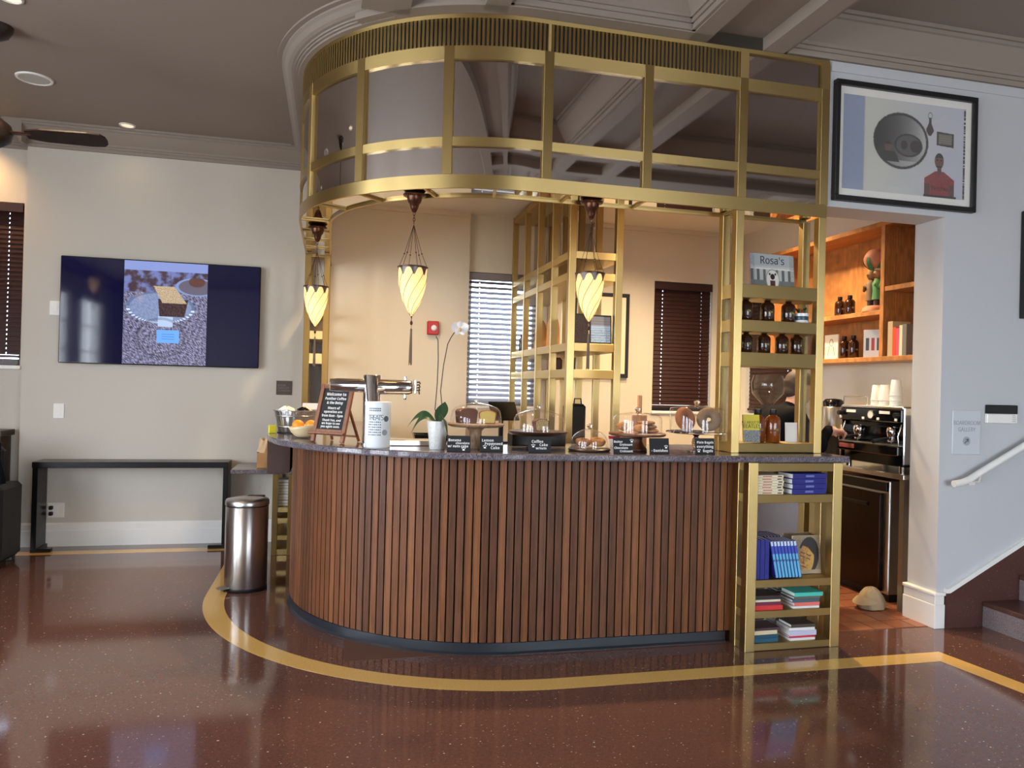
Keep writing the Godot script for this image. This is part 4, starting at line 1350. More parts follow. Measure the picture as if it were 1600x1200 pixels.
	ar.box(V(-0.002, -0.057, 0.0137), V(0.036, 0.004, 0.0008), 0, Basis(Vector3.BACK, PI / 4))
	ar.bx(-0.008, 0.013, -0.045, -0.041, 0.0133, 0.0141).bx(0.009, 0.013, -0.062, -0.041, 0.0133, 0.0141)
	part(sg, "arrow", ar, mat(rgb(52, 56, 62), 0.6))
	var kp := thing("wall_thermostat", "white wall keypad with a black display above the handrail", "keypad", V(4.208, 1.36, -3.956))
	part(kp, "case", Geo.new().bx(-0.119, 0.119, -0.058, 0.003, 0, 0.025, 0.004), M.white_plastic)
	part(kp, "display", Geo.new().bx(-0.116, 0.119, 0.003, 0.06, 0, 0.026, 0.003), M.black_gloss)
	for k in 4:
		part(kp, "key", Geo.new().bx(0.075, 0.1, -0.048 + k * 0.012, -0.041 + k * 0.012, 0.025, 0.027), mat(rgb(190, 190, 190), 0.5))
	# stairs
	var st := thing("terrazzo_stairs", "dark brown terrazzo stairs climbing along the grey wall", "stairs", V(4.09, 0, -3.95))
	for k in 9:
		var x := 4.09 + k * 0.285
		var g := Geo.new().bx(x, x + 0.285 if k < 8 else 7.48, 0.0, 0.16 * (k + 1) - 0.03, -3.936, -2.4)
		var sp := wpart(st, "step", g, M.step, "speckled grey-brown riser")
		wpart(sp, "tread", Geo.new().bx(x - 0.006, x + 0.284 if k < 8 else 7.48, 0.16 * (k + 1) - 0.03, 0.16 * (k + 1), -3.936, -2.4, 0.006), M.stair, "dark brown terrazzo tread")
	var sk := PackedVector2Array([Vector2(3.806, 0), Vector2(4.1, 0), Vector2(7.4, 1.75), Vector2(7.4, 2.05), Vector2(3.835, 0.222), Vector2(3.806, 0.222)])
	wpart(st, "skirt", Geo.new().ext(sk, -3.955, -3.938), M.stair)
	struct("trim_stair_cap", Geo.new().ext(PackedVector2Array([Vector2(3.806, 0.222), Vector2(3.835, 0.222), Vector2(7.4, 2.05), Vector2(7.4, 2.085), Vector2(3.828, 0.25), Vector2(3.806, 0.25)]), -3.956, -3.932), M.white_trim)
	var hr := thing("stair_handrail", "white tubular handrail fixed to the grey wall above the stairs", "handrail", V(3.8, 0.92, -3.89))
	part(hr, "rail", Geo.new().tube([V(0.0, 0.0, 0), V(0.06, 0.008, 0), V(0.12, 0.028, 0), V(0.19, 0.066, 0), V(0.4, 0.172, 0), V(3.5, 1.73, 0)], 0.021, 16), M.white_trim)
	for x in [0.2, 1.5, 2.9]:
		var y: float = 0.066 + (x - 0.19) * 0.503
		part(hr, "bracket", Geo.new().tube([V(x, y - 0.015, 0), V(x, y - 0.06, -0.005), V(x, y - 0.06, -0.062)], 0.009, 8).box(V(x, y - 0.06, -0.063), V(0.05, 0.06, 0.006), 0.002), M.white_trim)
	# cap left on the kitchen tiles
	var cap := thing("cloth_cap", "crumpled beige cloth cap lying on the orange tiles by the door jamb", "cap", V(3.63, 0.005, -4.40), 0.25)
	part(cap, "crown", Geo.new().patch(36, 16, func(u, v):
		var a: float = u * TAU
		var b: float = (1.0 - v) * PI * 0.5
		var w: float = 1.0 + 0.05 * sin(a * 7.0 + v * 4.0) * v + 0.04 * sin(a * 3.0)
		return V(0.10 * cos(b) * cos(a) * w + 0.012 * v, 0.004 + 0.135 * sin(b) * (1.0 + 0.05 * sin(a * 5.0)), 0.085 * cos(b) * sin(a) * w), true), M.cap_cloth)
	part(cap, "brim", Geo.new().patch(20, 6, func(u, v):
		var a: float = PI * (0.55 + 0.9 * u)
		var r: float = 0.088 + 0.045 * v * sin(u * PI)
		return V(r * cos(a), 0.062 + 0.024 * sin(u * PI) - 0.05 * v * sin(u * PI), 0.9 * r * sin(a))), M.cap_cloth)
	part(cap, "seam", Geo.new().tube([V(-0.09, 0.04, 0.03), V(-0.05, 0.112, 0.03), V(0.012, 0.138, 0.02), V(0.07, 0.11, 0.02), V(0.105, 0.05, 0.02)], 0.003, 5), M.cap_cloth)


func glass_dome(o: Node3D, prof: Array, knob_y: float, knob: float) -> void:
	var d := part(o, "glass_dome", Geo.new().lathe(prof, 48), M.dome_glass, "clear glass dome")
	part(d, "knob", Geo.new().lathe([Vector2(0.006, knob_y - 0.004), Vector2(0.009, knob_y + 0.004), Vector2(knob, knob_y + knob * 0.9), Vector2(knob * 0.9, knob_y + knob * 1.4), Vector2(0, knob_y + knob * 1.75)], 20), M.clear_solid)


func loaf(called: String, label: String, at: Vector3, turn: float, size: Vector3, crust: Material, crumb: Material) -> void:
	var o := thing(called, label, "cake", at, turn)
	var outline := PackedVector2Array()
	for k in 17:
		var a := PI * k / 16.0
		outline.append(Vector2(size.x / 2 * cos(a), size.y * (0.74 + 0.26 * sin(a))))
	outline.append(Vector2(-size.x / 2 * 0.86, 0)); outline.append(Vector2(size.x / 2 * 0.86, 0))
	part(o, "crust", Geo.new().ext(outline, -size.z / 2, size.z / 2), crust)
	var inner := PackedVector2Array()
	for p in outline:
		inner.append(Vector2(p.x * 0.88, p.y * 0.9 + 0.004))
	part(o, "crumb", Geo.new().ext(inner, size.z / 2, size.z / 2 + 0.002), crumb)


func cookie(label: String, at: Vector3, r: float, h: float, m: Material, group: String, tilt := Basis()) -> void:
	var o := solo("cookie", Geo.new().patch(28, 10, func(u, v):
		var a: float = u * TAU
		var b: float = -PI / 2 + PI * v
		var w: float = 1.0 + 0.05 * sin(a * 5.0 + v * 3.0) + 0.03 * sin(a * 11.0)
		return V(r * pow(cos(b), 0.45) * cos(a) * w, h / 2 * (1.0 + sin(b)) * (1.0 + 0.06 * sin(a * 9.0)), r * pow(cos(b), 0.45) * sin(a) * w), true), m, label, "cookie", at, 0.0, group)
	o.basis = tilt


func torus(r: float, q: float, wob := 0.0) -> Geo:
	return Geo.new().patch(36, 18, func(u, v):
		var a: float = u * TAU
		var b: float = v * TAU
		var k: float = q * (1.0 + wob * sin(a * 13.0 + b * 7.0))
		return V((r + k * cos(b)) * cos(a), k * sin(b) * 0.9, (r + k * cos(b)) * sin(a)))


func croissant(label: String, at: Vector3, turn: float, tilt: float) -> void:
	var o := solo("croissant", Geo.new().patch(40, 14, func(u, v):
		var a: float = (u - 0.5) * 2.9
		var seg: float = 0.82 + 0.18 * absf(sin(u * PI * 7.0))
		var k: float = 0.034 * pow(maxf(0.0, sin(PI * clampf(u, 0.02, 0.98))), 0.7) * seg + 0.003
		var b: float = v * TAU
		return V((0.05 + k * cos(b)) * sin(a), 0.03 + k * sin(b) * 0.9, (0.05 + k * cos(b)) * cos(a) - 0.05)), M.croissant, label, "pastry", at, turn, "croissants under the dome")
	o.rotation.x = tilt
	o.scale = Vector3.ONE * 0.8


func card(lines: Array, sizes: Array, label: String, at: Vector3, turn: float, w := 0.125, h := 0.086) -> void:
	var o := thing("label_card", label, "sign", at, turn)
	var bas := Basis(Vector3.RIGHT, -0.16)
	part(o, "board", Geo.new().box(bas * V(0, h / 2, 0), V(w, h, 0.006), 0.001, bas), M.board)
	part(o, "back_strut", Geo.new().box(V(0, 0.021, -0.028), V(w * 0.5, 0.042, 0.005), 0, Basis(Vector3.RIGHT, 0.35)), M.board)
	for k in lines.size():
		var q: Array = lines[k]
		words(o, q[0], sizes[k], bas * V(q[1], q[2], 0.0032), M.chalk, bas)
	# paw print
	var p: Vector2 = Vector2(-0.04, 0.02) if sizes[-1] > 0 else Vector2(0.04, 0.02)
	if lines[-1].size() > 3:
		p = lines[-1][3]
	var g := Geo.new()
	g.box(bas * V(p.x, p.y - 0.003, 0.0036), V(0.012, 0.009, 0.0006), 0.0, bas)
	for k in 3:
		g.box(bas * V(p.x - 0.008 + k * 0.008, p.y + 0.006 + (0.003 if k == 1 else 0.0), 0.0036), V(0.005, 0.005, 0.0006), 0.0, bas)
	part(o, "paw_mark", g, M.chalk)


func counter_things() -> void:
	# hammered bucket with its contents
	var bk := thing("metal_bucket", "hammered steel bucket at the far end of the counter", "bucket", V(-0.232, TOP, -5.36))
	var dim := StandardMaterial3D.new()
	dim = mat(Color(0.82, 0.82, 0.81), 0.3, 1.0)
	var fh := noise(12, 1.0, 1)
	dim.normal_enabled = true
	var him := Image.create(128, 128, false, Image.FORMAT_RGB8)
	for y in 128:
		for x in 128:
			var k := 0.5 + 0.25 * (sin(x * TAU / 16.0) + sin((y + (8 if int(x / 16.0) % 2 else 0)) * TAU / 16.0))
			him.set_pixel(x, y, Color(k, k, k))
	him.bump_map_to_normal_map(1.2)
	dim.normal_texture = tex(him)
	dim.uv1_scale = V(5, 1.2, 1)
	part(bk, "body", Geo.new().lathe([Vector2(0, 0.004), Vector2(0.116, 0.004), Vector2(0.122, 0.012), Vector2(0.15, 0.148), Vector2(0.158, 0.15), Vector2(0.159, 0.156), Vector2(0.15, 0.158), Vector2(0.144, 0.15), Vector2(0.118, 0.016), Vector2(0, 0.014)], 48), dim)
	for y in [0.045, 0.118]:
		var r: float = 0.122 + (y - 0.012) * 0.206
		part(bk, "band", Geo.new().lathe([Vector2(r - 0.002, y - 0.006), Vector2(r + 0.003, y - 0.004), Vector2(r + 0.004, y), Vector2(r + 0.003, y + 0.004), Vector2(r, y + 0.006)], 40), M.steel)
	solo("bucket_tray", Geo.new().lathe([Vector2(0, 0), Vector2(0.125, 0), Vector2(0.13, 0.002), Vector2(0.13, 0.0035), Vector2(0, 0.0035)], 36), M.black, "thin black tray under the hammered bucket", "tray", V(-0.232, TOP, -5.36))
	for q in [[-0.066, 0.03, 0.0, 0.055, "paper", "crumpled white napkin in the hammered bucket"], [0.045, 0.055, 0.5, 0.048, "black_gloss", "black lid sticking out of the hammered bucket"], [0.05, -0.055, 0.2, 0.05, "ceramic", "gold snack pouch in the hammered bucket"]]:
		var r: float = q[3]
		var w: float = q[2]
		solo("bucket_item", Geo.new().patch(20, 10, func(u, v):
			var a: float = u * TAU
			var b: float = -PI / 2 + PI * v
			var k: float = r * (0.9 + 0.16 * sin(a * 4.0 + b * 3.0 + w * 9.0) + 0.12 * sin(a * 9.0 - b * 7.0))
			return V(k * cos(b) * cos(a), k * 0.75 * sin(b), k * cos(b) * sin(a)), true), M[q[4]], q[5], "item", V(-0.232 + q[0], TOP + 0.14, -5.36 + q[1]))
	solo("yellow_packet", Geo.new().box(V(0, 0.028, 0), V(0.05, 0.054, 0.02), 0.004), mat(rgb(226, 214, 40), 0.5), "small bright yellow packet beside the hammered bucket", "packet", V(-0.385, TOP, -5.28), 0.3)
	solo("white_card", Geo.new().box(V(0, 0.1, 0), V(0.15, 0.2, 0.004), 0, Basis(Vector3.RIGHT, -0.15)), M.paper, "plain white card standing behind the hammered bucket", "card", V(-0.13, TOP, -5.62))
	# fruit bowl
	var bo := solo("fruit_bowl", Geo.new().patch(48, 14, func(u, v):
		var a: float = u * TAU
		var t: float = v if v <= 0.5 else 1.0 - v
		var th := 0.0 if v <= 0.5 else 0.006
		var r: float = 0.104 * pow(t * 2.0, 0.55) - th
		var lift: float = 1.0 + 0.22 * cos(a)
		return V(r * cos(a), th + 0.004 + 0.082 * pow(t * 2.0, 1.7) * lift, r * 0.92 * sin(a)), true), M.ceramic, "cream ceramic bowl holding two oranges", "bowl", V(-0.155, TOP - 0.003, -4.86))
	for q in [[-0.045, 0.012], [0.034, 0.02]]:
		var og := thing("orange_fruit", "bright orange in the cream bowl, " + ("nearer the hammered bucket" if q[0] < 0 else "nearer the chalkboard easel"), "fruit", V(-0.155 + q[0], TOP + 0.08, -4.86 + q[1]), q[0] * 30.0, "oranges in the bowl")
		part(og, "peel", Geo.new().ball(Vector3.ZERO, V(0.037, 0.035, 0.037), 24), M.orange)
		part(og, "navel", Geo.new().ball(V(0, 0.034, 0.008), V(0.005, 0.003, 0.005), 8), M.kraft)
	# chalkboard easel
	var ez := thing("chalkboard_easel", "wooden table easel with a chalked welcome board", "sign", V(-0.02, TOP + 0.003, -4.5), -0.68)
	var lean := Basis(Vector3.RIGHT, -0.27)
	var at := func(x: float, y: float, z: float) -> Vector3: return lean * V(x, y, z)
	part(ez, "frame", Geo.new().box(at.call(-0.107, 0.175, 0), V(0.026, 0.35, 0.018), 0.002, lean).box(at.call(0.107, 0.175, 0), V(0.026, 0.35, 0.018), 0.002, lean).box(at.call(0, 0.337, 0), V(0.188, 0.026, 0.018), 0.002, lean).box(at.call(0, 0.06, 0), V(0.188, 0.03, 0.018), 0.002, lean), M.easel_wood)
	part(ez, "ledge", Geo.new().box(at.call(0, 0.046, 0.022), V(0.26, 0.012, 0.03), 0.002, lean), M.easel_wood)
	part(ez, "board", Geo.new().box(at.call(0, 0.2, -0.003), V(0.19, 0.25, 0.008), 0, lean), M.board)
	for s in [-1, 1]:
		part(ez, "rear_leg", Geo.new().tube([V(s * 0.085, 0.23, -0.07), V(s * 0.1, 0.002, -0.17)], 0.009, 6), M.easel_wood)
	part(ez, "brace", Geo.new().box(V(0, 0.03, -0.155), V(0.19, 0.012, 0.012), 0.002), M.easel_wood)
	var txt := [["Welcome to", 0.026, 0.306], ["Panther Coffee", 0.022, 0.277], ["& the Betsy", 0.022, 0.249], ["Hours of", 0.022, 0.214], ["operation are", 0.021, 0.189], ["from 8am - 5pm", 0.021, 0.163], ["Thank You, and", 0.019, 0.133], ["we hope to see", 0.019, 0.112], ["you again soon.", 0.019, 0.091]]
	for q in txt:
		words(ez, q[0], q[1] * 0.98, at.call(0.0, 0.093 + (q[2] - 0.091) * 0.915, 0.0012), M.chalk, lean)
	# beer-style tap tower
	var tt := thing("tap_tower", "chrome T-shaped tap tower standing on the counter", "tap", V(0.226, TOP, -4.39), 0.0)
	part(tt, "column", Geo.new().lathe([Vector2(0, 0), Vector2(0.06, 0), Vector2(0.06, 0.008), Vector2(0.05, 0.012), Vector2(0.05, 0.398), Vector2(0.047, 0.402), Vector2(0, 0.402)], 36), M.chrome)
	var arm := Transform3D(Basis(Vector3.BACK, -PI / 2), V(0.03, 0.335, 0.0))
	part(tt, "arm", Geo.new().lathe([Vector2(0, 0), Vector2(0.044, 0), Vector2(0.042, 0.18), Vector2(0.036, 0.2), Vector2(0.0, 0.204)], 32, arm), M.chrome)
	part(tt, "arm", Geo.new().lathe([Vector2(0, 0), Vector2(0.04, 0), Vector2(0.038, 0.18), Vector2(0.034, 0.22), Vector2(0.0, 0.224)], 32, Transform3D(Basis(Vector3.BACK, PI / 2) * Basis(Vector3.RIGHT, 0.12), V(-0.02, 0.34, -0.01))), M.chrome)
	for q in [[0.19, 0.38, 0.02], [0.19, 0.275, 0.02]]:
		part(tt, "knob", Geo.new().lathe([Vector2(0, -0.012), Vector2(0.008, -0.012), Vector2(0.01, 0.0), Vector2(0.008, 0.018), Vector2(0, 0.02)], 12, Transform3D(Basis(), V(q[0], q[1], 0))), M.chrome)
	part(tt, "tap_plate", Geo.new().box(V(0.247, 0.34, 0.0), V(0.016, 0.085, 0.06), 0.004), M.steel)
	for k in 4:
		part(tt, "spout", Geo.new().tube([V(0.25, 0.365 - k * 0.016, 0.015 - k * 0.01), V(0.272, 0.368 - k * 0.016, 0.015 - k * 0.01), V(0.276, 0.356 - k * 0.02, 0.015 - k * 0.01)], 0.0045, 6), M.black_metal)
	# treats canister
	var cn := thing("treats_canister", "white enamel canister lettered treats", "canister", V(0.252, TOP, -4.2))
	part(cn, "body", Geo.new().lathe([Vector2(0, 0), Vector2(0.069, 0), Vector2(0.071, 0.003), Vector2(0.071, 0.232), Vector2(0, 0.232)], 48), M.enamel)
	part(cn, "lid", Geo.new().lathe([Vector2(0.06, 0.232), Vector2(0.073, 0.232), Vector2(0.073, 0.25), Vector2(0.071, 0.253), Vector2(0, 0.253)], 48), M.enamel)
	var gi := mat(rgb(96, 106, 116), 0.6)
	var wrap := func(ang: float) -> Transform3D: return Transform3D(Basis(Vector3.UP, ang), Basis(Vector3.UP, ang) * V(0, 0, 0.0712))
	var letters := "TREATS"
	for k in 6:
		var tf: Transform3D = wrap.call(-0.72 + k * 0.2)
		words(cn, letters[k], 0.038, tf.origin + V(0, 0.166, 0), gi, tf.basis)
	var small := ["biscuits", "& cookies", "bones", "chews", "and snacks", "for good dogs"]
	for k in 6:
		for j in 7:
			var tf: Transform3D = wrap.call(-0.76 + j * 0.15)
			part(cn, "print_mark", Geo.new().box(tf.origin + V(0, 0.142 - k * 0.014, 0), V(0.0085 if (j + k) % 3 else 0.005, 0.006, 0.0006), 0, tf.basis), gi)
	for k in 2:
		for j in 6:
			var tf: Transform3D = wrap.call(-0.7 + j * 0.16)
			part(cn, "print_mark", Geo.new().box(tf.origin + V(0, 0.205 + k * 0.011, 0), V(0.009, 0.007, 0.0006), 0, tf.basis), gi)
	for q in [[0.62, 0.18, 0.9], [0.5, 0.105, 0.4]]:
		var tf: Transform3D = wrap.call(q[0])
		part(cn, "seal_mark", Geo.new().lathe([Vector2(0.0, 0.0), Vector2(0.016, 0), Vector2(0.016, 0.001), Vector2(0, 0.001)], 20, Transform3D(tf.basis * Basis(Vector3.RIGHT, PI / 2), tf.origin + V(0, q[1] - 0.02, 0))), gi if q[2] > 0.5 else mat(rgb(150, 158, 164), 0.6))
	# flat box and dark tray further in
	solo("metal_scale", Geo.new().box(V(0, 0.017, 0), V(0.24, 0.034, 0.14), 0.004), M.steel, "flat metal scale between the treats canister and the orchid", "scale", V(0.45, TOP, -4.36))
	var tr := thing("serving_tray", "black slanted tray behind the orchid pot", "tray", V(0.6, TOP, -4.62))
	part(tr, "tray_body", Geo.new().lathe([Vector2(0, 0), Vector2(0.125, 0), Vector2(0.145, 0.05), Vector2(0.14, 0.05), Vector2(0.12, 0.006), Vector2(0, 0.006)], 4, Transform3D(Basis(Vector3.UP, PI / 4) * Basis.from_scale(V(1.0, 1, 1.0)), Vector3.ZERO), 0.99), M.black_gloss)
	# orchid
	var or_ := thing("potted_orchid", "white orchid with two tall stems in a speckled pot", "plant", V(0.571, TOP, -4.09))
	var fp := noise(14, 1.0, 2)
	var pot := tri(mat(Color.WHITE, 0.3), paint(128, 128, func(u, v): return Color(0.86, 0.87, 0.87) if fp.get_noise_2d(u * 22, v * 60) < 0.33 else Color(0.62, 0.55, 0.42)), V(9, 9, 9))
	part(or_, "pot", Geo.new().lathe([Vector2(0, 0), Vector2(0.04, 0), Vector2(0.042, 0.003), Vector2(0.058, 0.152), Vector2(0.057, 0.155), Vector2(0.053, 0.155), Vector2(0.05, 0.135), Vector2(0, 0.135)], 36), pot)
	for s in [[V(0, 0.14, 0), V(-0.018, 0.22, 0.01), V(-0.008, 0.36, 0.0), V(-0.006, 0.5, 0), V(-0.01, 0.6, 0.0), V(-0.022, 0.622, 0.0)], [V(0.01, 0.14, 0), V(0.024, 0.22, 0.0), V(0.01, 0.32, 0.01), V(0.024, 0.46, 0), V(0.044, 0.58, 0.0), V(0.06, 0.615, 0.0), V(0.085, 0.655, 0.0)]]:
		part(or_, "stem", Geo.new().tube(s, 0.0028, 6), M.stem)
	for q in [[0.0, 0.0, 0.16, 0.095, -0.6, 2.6, 0.06], [0.0, 0.0, 0.15, 0.05, 0.3, 0.95, 0.5], [0.0, 0.0, 0.13, 0.07, -0.9, 2.9, 0.1], [0.0, 0.0, 0.12, 0.06, -0.4, 1.3, 0.14], [0.0, 0.0, 0.1, 0.06, 0.8, -1.2, 0.2]]:
		var ln: float = q[2]
		var up: float = q[6]
		var dir := Basis(Vector3.UP, q[5]) * Vector3.RIGHT
		var side := Basis(Vector3.UP, q[5]) * Vector3.BACK
		var big: bool = q[6] > 0.4
		part(or_, "leaf", Geo.new().patch(16, 6, func(u, v):
			var w: float = (0.031 if big else 0.02) * sin(PI * clampf(u * 0.97 + 0.02, 0, 1)) * (v - 0.5) * 2.0
			var c: Vector3 = V(0, 0.135, 0) + dir * ln * u * (0.55 if big else 1.15) + Vector3.UP * ((0.125 * u if big else (0.075 * sin(u * 2.4) - 0.075 * u * u * (1.0 if up < 0.08 else 1.5))))
			return c + (side * w * 0.4 if big else (side * 0.55 + Vector3.UP * 0.6) * w * 1.5) + (dir * w * 0.0) + Vector3.UP * absf(w) * 0.25 + ((Vector3.RIGHT * w * 0.8) if big else Vector3.ZERO)), M.leaf)
	var fl := thing("orchid_bloom", "white orchid flower at the tip of the right stem", "flower", V(0.571 + 0.108, TOP + 0.668, -4.09))
	for k in 5:
		var a := TAU * k / 5 + PI / 2
		var len: float = [0.042, 0.05, 0.04, 0.04, 0.05][k]
		var wd: float = [0.017, 0.03, 0.015, 0.015, 0.03][k]
		part(fl, "petal", Geo.new().patch(10, 8, func(u, v):
			var w: float = wd * pow(sin(PI * clampf(u * 0.9 + 0.06, 0, 1)), 0.7) * (v - 0.5) * 2.0
			var p: Vector2 = Vector2(cos(a), sin(a)) * len * u + Vector2(-sin(a), cos(a)) * w
			return V(p.x, p.y, 0.006 + 0.012 * u * u - 0.2 * absf(w))), M.petal)
	part(fl, "lip", Geo.new().ball(V(0, -0.006, 0.016), V(0.008, 0.012, 0.01), 12), mat(rgb(214, 180, 120), 0.6))
	# first stand: pale wood, two loaves
	var s1 := thing("cake_stand", "pale wooden cake stand with a glass dome over two loaf cakes", "cake stand", V(0.8, TOP, -4.17))
	part(s1, "pedestal", Geo.new().lathe([Vector2(0, 0), Vector2(0.055, 0), Vector2(0.058, 0.006), Vector2(0.05, 0.04), Vector2(0.034, 0.075), Vector2(0.036, 0.1), Vector2(0.055, 0.118), Vector2(0.06, 0.122), Vector2(0, 0.122)], 36), M.pale_wood)
	part(s1, "plate", Geo.new().lathe([Vector2(0, 0.122), Vector2(0.14, 0.122), Vector2(0.16, 0.13), Vector2(0.164, 0.138), Vector2(0.16, 0.142), Vector2(0, 0.142)], 48), M.pale_wood)
	glass_dome(s1, [Vector2(0.146, 0.143), Vector2(0.146, 0.17), Vector2(0.138, 0.215), Vector2(0.12, 0.232), Vector2(0.07, 0.25), Vector2(0.02, 0.258), Vector2(0, 0.258)], 0.256, 0.012)
	loaf("banana_loaf", "dark brown loaf cake under the pale stand's dome", V(0.745, TOP + 0.143, -4.17), 0.3, V(0.11, 0.085, 0.07), M.loaf, M.loaf)
	loaf("lemon_loaf", "yellow lemon loaf cut open under the pale stand's dome", V(0.862, TOP + 0.143, -4.15), -0.15, V(0.1, 0.075, 0.07), M.bagel, M.lemon)
	# second stand: dark wood, marbled slice
	var s2 := thing("cake_stand", "dark wooden cake stand with a wide glass dome over one marbled slice", "cake stand", V(1.157, TOP, -4.12))
	part(s2, "pedestal", Geo.new().lathe([Vector2(0, 0), Vector2(0.07, 0), Vector2(0.072, 0.008), Vector2(0.04, 0.03), Vector2(0.028, 0.055), Vector2(0.05, 0.075), Vector2(0, 0.078)], 36), M.dark_wood)
	part(s2, "plate", Geo.new().lathe([Vector2(0, 0.076), Vector2(0.11, 0.076), Vector2(0.155, 0.088), Vector2(0.17, 0.1), Vector2(0.168, 0.105), Vector2(0, 0.105)], 48), M.dark_wood)
	glass_dome(s2, [Vector2(0.152, 0.106), Vector2(0.15, 0.14), Vector2(0.142, 0.18), Vector2(0.13, 0.198), Vector2(0.07, 0.222), Vector2(0.02, 0.232), Vector2(0, 0.232)], 0.23, 0.014)
	loaf("coffee_cake", "marbled coffee cake slice under the dark stand's dome", V(1.165, TOP + 0.106, -4.11), 0.12, V(0.085, 0.07, 0.05), M.loaf, M.swirl)
	# low board with cookies
	var s3 := thing("cookie_cloche", "round wooden board with a ball topped glass cloche over two cookies", "cloche", V(1.435, TOP, -4.03))
	part(s3, "board", Geo.new().lathe([Vector2(0, 0), Vector2(0.108, 0), Vector2(0.12, 0.005), Vector2(0.121, 0.013), Vector2(0.116, 0.017), Vector2(0, 0.017)], 44), M.dark_wood)
	var dm := []
	for k in 13:
		var a := PI / 2 * k / 12.0
		dm.append(Vector2(0.105 * cos(a) if k < 12 else 0.0, 0.018 + 0.028 + 0.08 * sin(a) if k > 0 else 0.018))
	glass_dome(s3, dm, 0.126, 0.018)
	cookie("thick chocolate chip cookie under the low cloche", V(1.392, TOP + 0.03, -4.02), 0.043, 0.04, M.cookie, "", Basis(Vector3.RIGHT, 0.2))
	cookie("thick oat cookie with nuts under the low cloche", V(1.484, TOP + 0.032, -4.03), 0.043, 0.042, M.croissant, "", Basis(Vector3.RIGHT, 0.25))
	# third stand: croissants and cookies
	var s4 := thing("cake_stand", "brown wooden pedestal stand with a straight glass dome over croissants", "cake stand", V(1.73, TOP, -4.04))
	part(s4, "pedestal", Geo.new().lathe([Vector2(0, 0), Vector2(0.056, 0), Vector2(0.06, 0.006), Vector2(0.056, 0.016), Vector2(0.04, 0.034), Vector2(0.03, 0.06), Vector2(0.032, 0.08), Vector2(0.045, 0.088), Vector2(0, 0.09)], 36), M.brown_wood)
	part(s4, "plate", Geo.new().lathe([Vector2(0, 0.088), Vector2(0.15, 0.088), Vector2(0.164, 0.094), Vector2(0.165, 0.104), Vector2(0.16, 0.107), Vector2(0, 0.107)], 48), M.brown_wood)
	glass_dome(s4, [Vector2(0.142, 0.108), Vector2(0.142, 0.18), Vector2(0.138, 0.198), Vector2(0.12, 0.212), Vector2(0.06, 0.222), Vector2(0.02, 0.226), Vector2(0, 0.226)], 0.225, 0.018)
	croissant("golden croissant standing on end under the straight glass dome", V(1.645, TOP + 0.118, -4.06), 0.9, 0.25)
	croissant("golden croissant lying flat under the straight glass dome", V(1.735, TOP + 0.11, -3.99), 0.1, 0.0)
	for k in 3:
		cookie("flat cookie, %s up in the stack beside the croissants" % NTH[k], V(1.805 - 0.012 * k, TOP + 0.108 + k * 0.023, -4.03), 0.05, 0.022, M.croissant if k == 0 else M.cookie, "cookie stack under the straight dome")
	# fourth stand: all glass, bagels
	var s5 := thing("cake_stand", "clear glass footed stand with a tall glass dome over two bagels", "cake stand", V(2.095, TOP, -4.02))
	part(s5, "pedestal", Geo.new().lathe([Vector2(0, 0), Vector2(0.06, 0), Vector2(0.06, 0.005), Vector2(0.03, 0.012), Vector2(0.012, 0.02), Vector2(0.022, 0.036), Vector2(0.027, 0.055), Vector2(0.022, 0.074), Vector2(0.012, 0.088), Vector2(0.03, 0.108), Vector2(0, 0.108)], 32), M.clear_solid)
	part(s5, "plate", Geo.new().lathe([Vector2(0, 0.108), Vector2(0.16, 0.108), Vector2(0.178, 0.112), Vector2(0.179, 0.118), Vector2(0.174, 0.119), Vector2(0, 0.118)], 48), M.clear_solid)
	glass_dome(s5, [Vector2(0.156, 0.12), Vector2(0.157, 0.245), Vector2(0.152, 0.256), Vector2(0.1, 0.266), Vector2(0.03, 0.272), Vector2(0, 0.272)], 0.27, 0.02)
	for k in 2:
		var g := solo("bagel", torus(0.042, 0.03, 0.0 if k == 0 else 0.05), [M.bagel, M.seeded][k], ["shiny plain bagel leaning under the tall glass dome", "seeded bagel leaning under the tall glass dome"][k], "bagel", V(2.022 + 0.147 * k, TOP + 0.192, -4.02 + 0.01 * k), 0, "bagels under the tall dome")
		g.rotation = V(1.3, 0.35 - 0.7 * k, 0)
	# label cards
	card([["Banana", -0.022, 0.062], ["chocolate", 0.02, 0.046], ["w/ nuts cake", -0.004, 0.03, Vector2(0.026, 0.014)]], [0.019, 0.016, 0.018], "brown card for banana chocolate cake beside the orchid pot", V(0.665, TOP, -3.93), -0.12)
	card([["Lemon", -0.022, 0.062], ["Poppyseed", 0.01, 0.044], ["Cake", 0.018, 0.022, Vector2(-0.038, 0.026)]], [0.02, 0.019, 0.021], "brown card for lemon poppyseed cake before the pale stand", V(0.845, TOP, -3.93), -0.06)
	card([["Coffee", -0.012, 0.06], ["Cake", 0.022, 0.042], ["w/nuts", 0.008, 0.024, Vector2(-0.036, 0.036)]], [0.021, 0.02, 0.018], "brown card for coffee cake before the dark stand", V(1.105, TOP, -3.9), -0.03)
	card([["Butter", -0.03, 0.066], ["Croissant", 0.016, 0.05], ["Chocolate", -0.014, 0.032], ["Croissant", 0.016, 0.014, Vector2(0.05, 0.07)]], [0.017, 0.017, 0.017, 0.017], "black card for butter and chocolate croissants", V(1.575, TOP, -3.86), 0.0, 0.118, 0.09)
	card([["- Danishes", 0.0, 0.018, Vector2(0.04, 0.038)]], [0.02], "black card for danishes before the wooden pedestal stand", V(1.79, TOP, -3.86), 0.0, 0.118, 0.088)
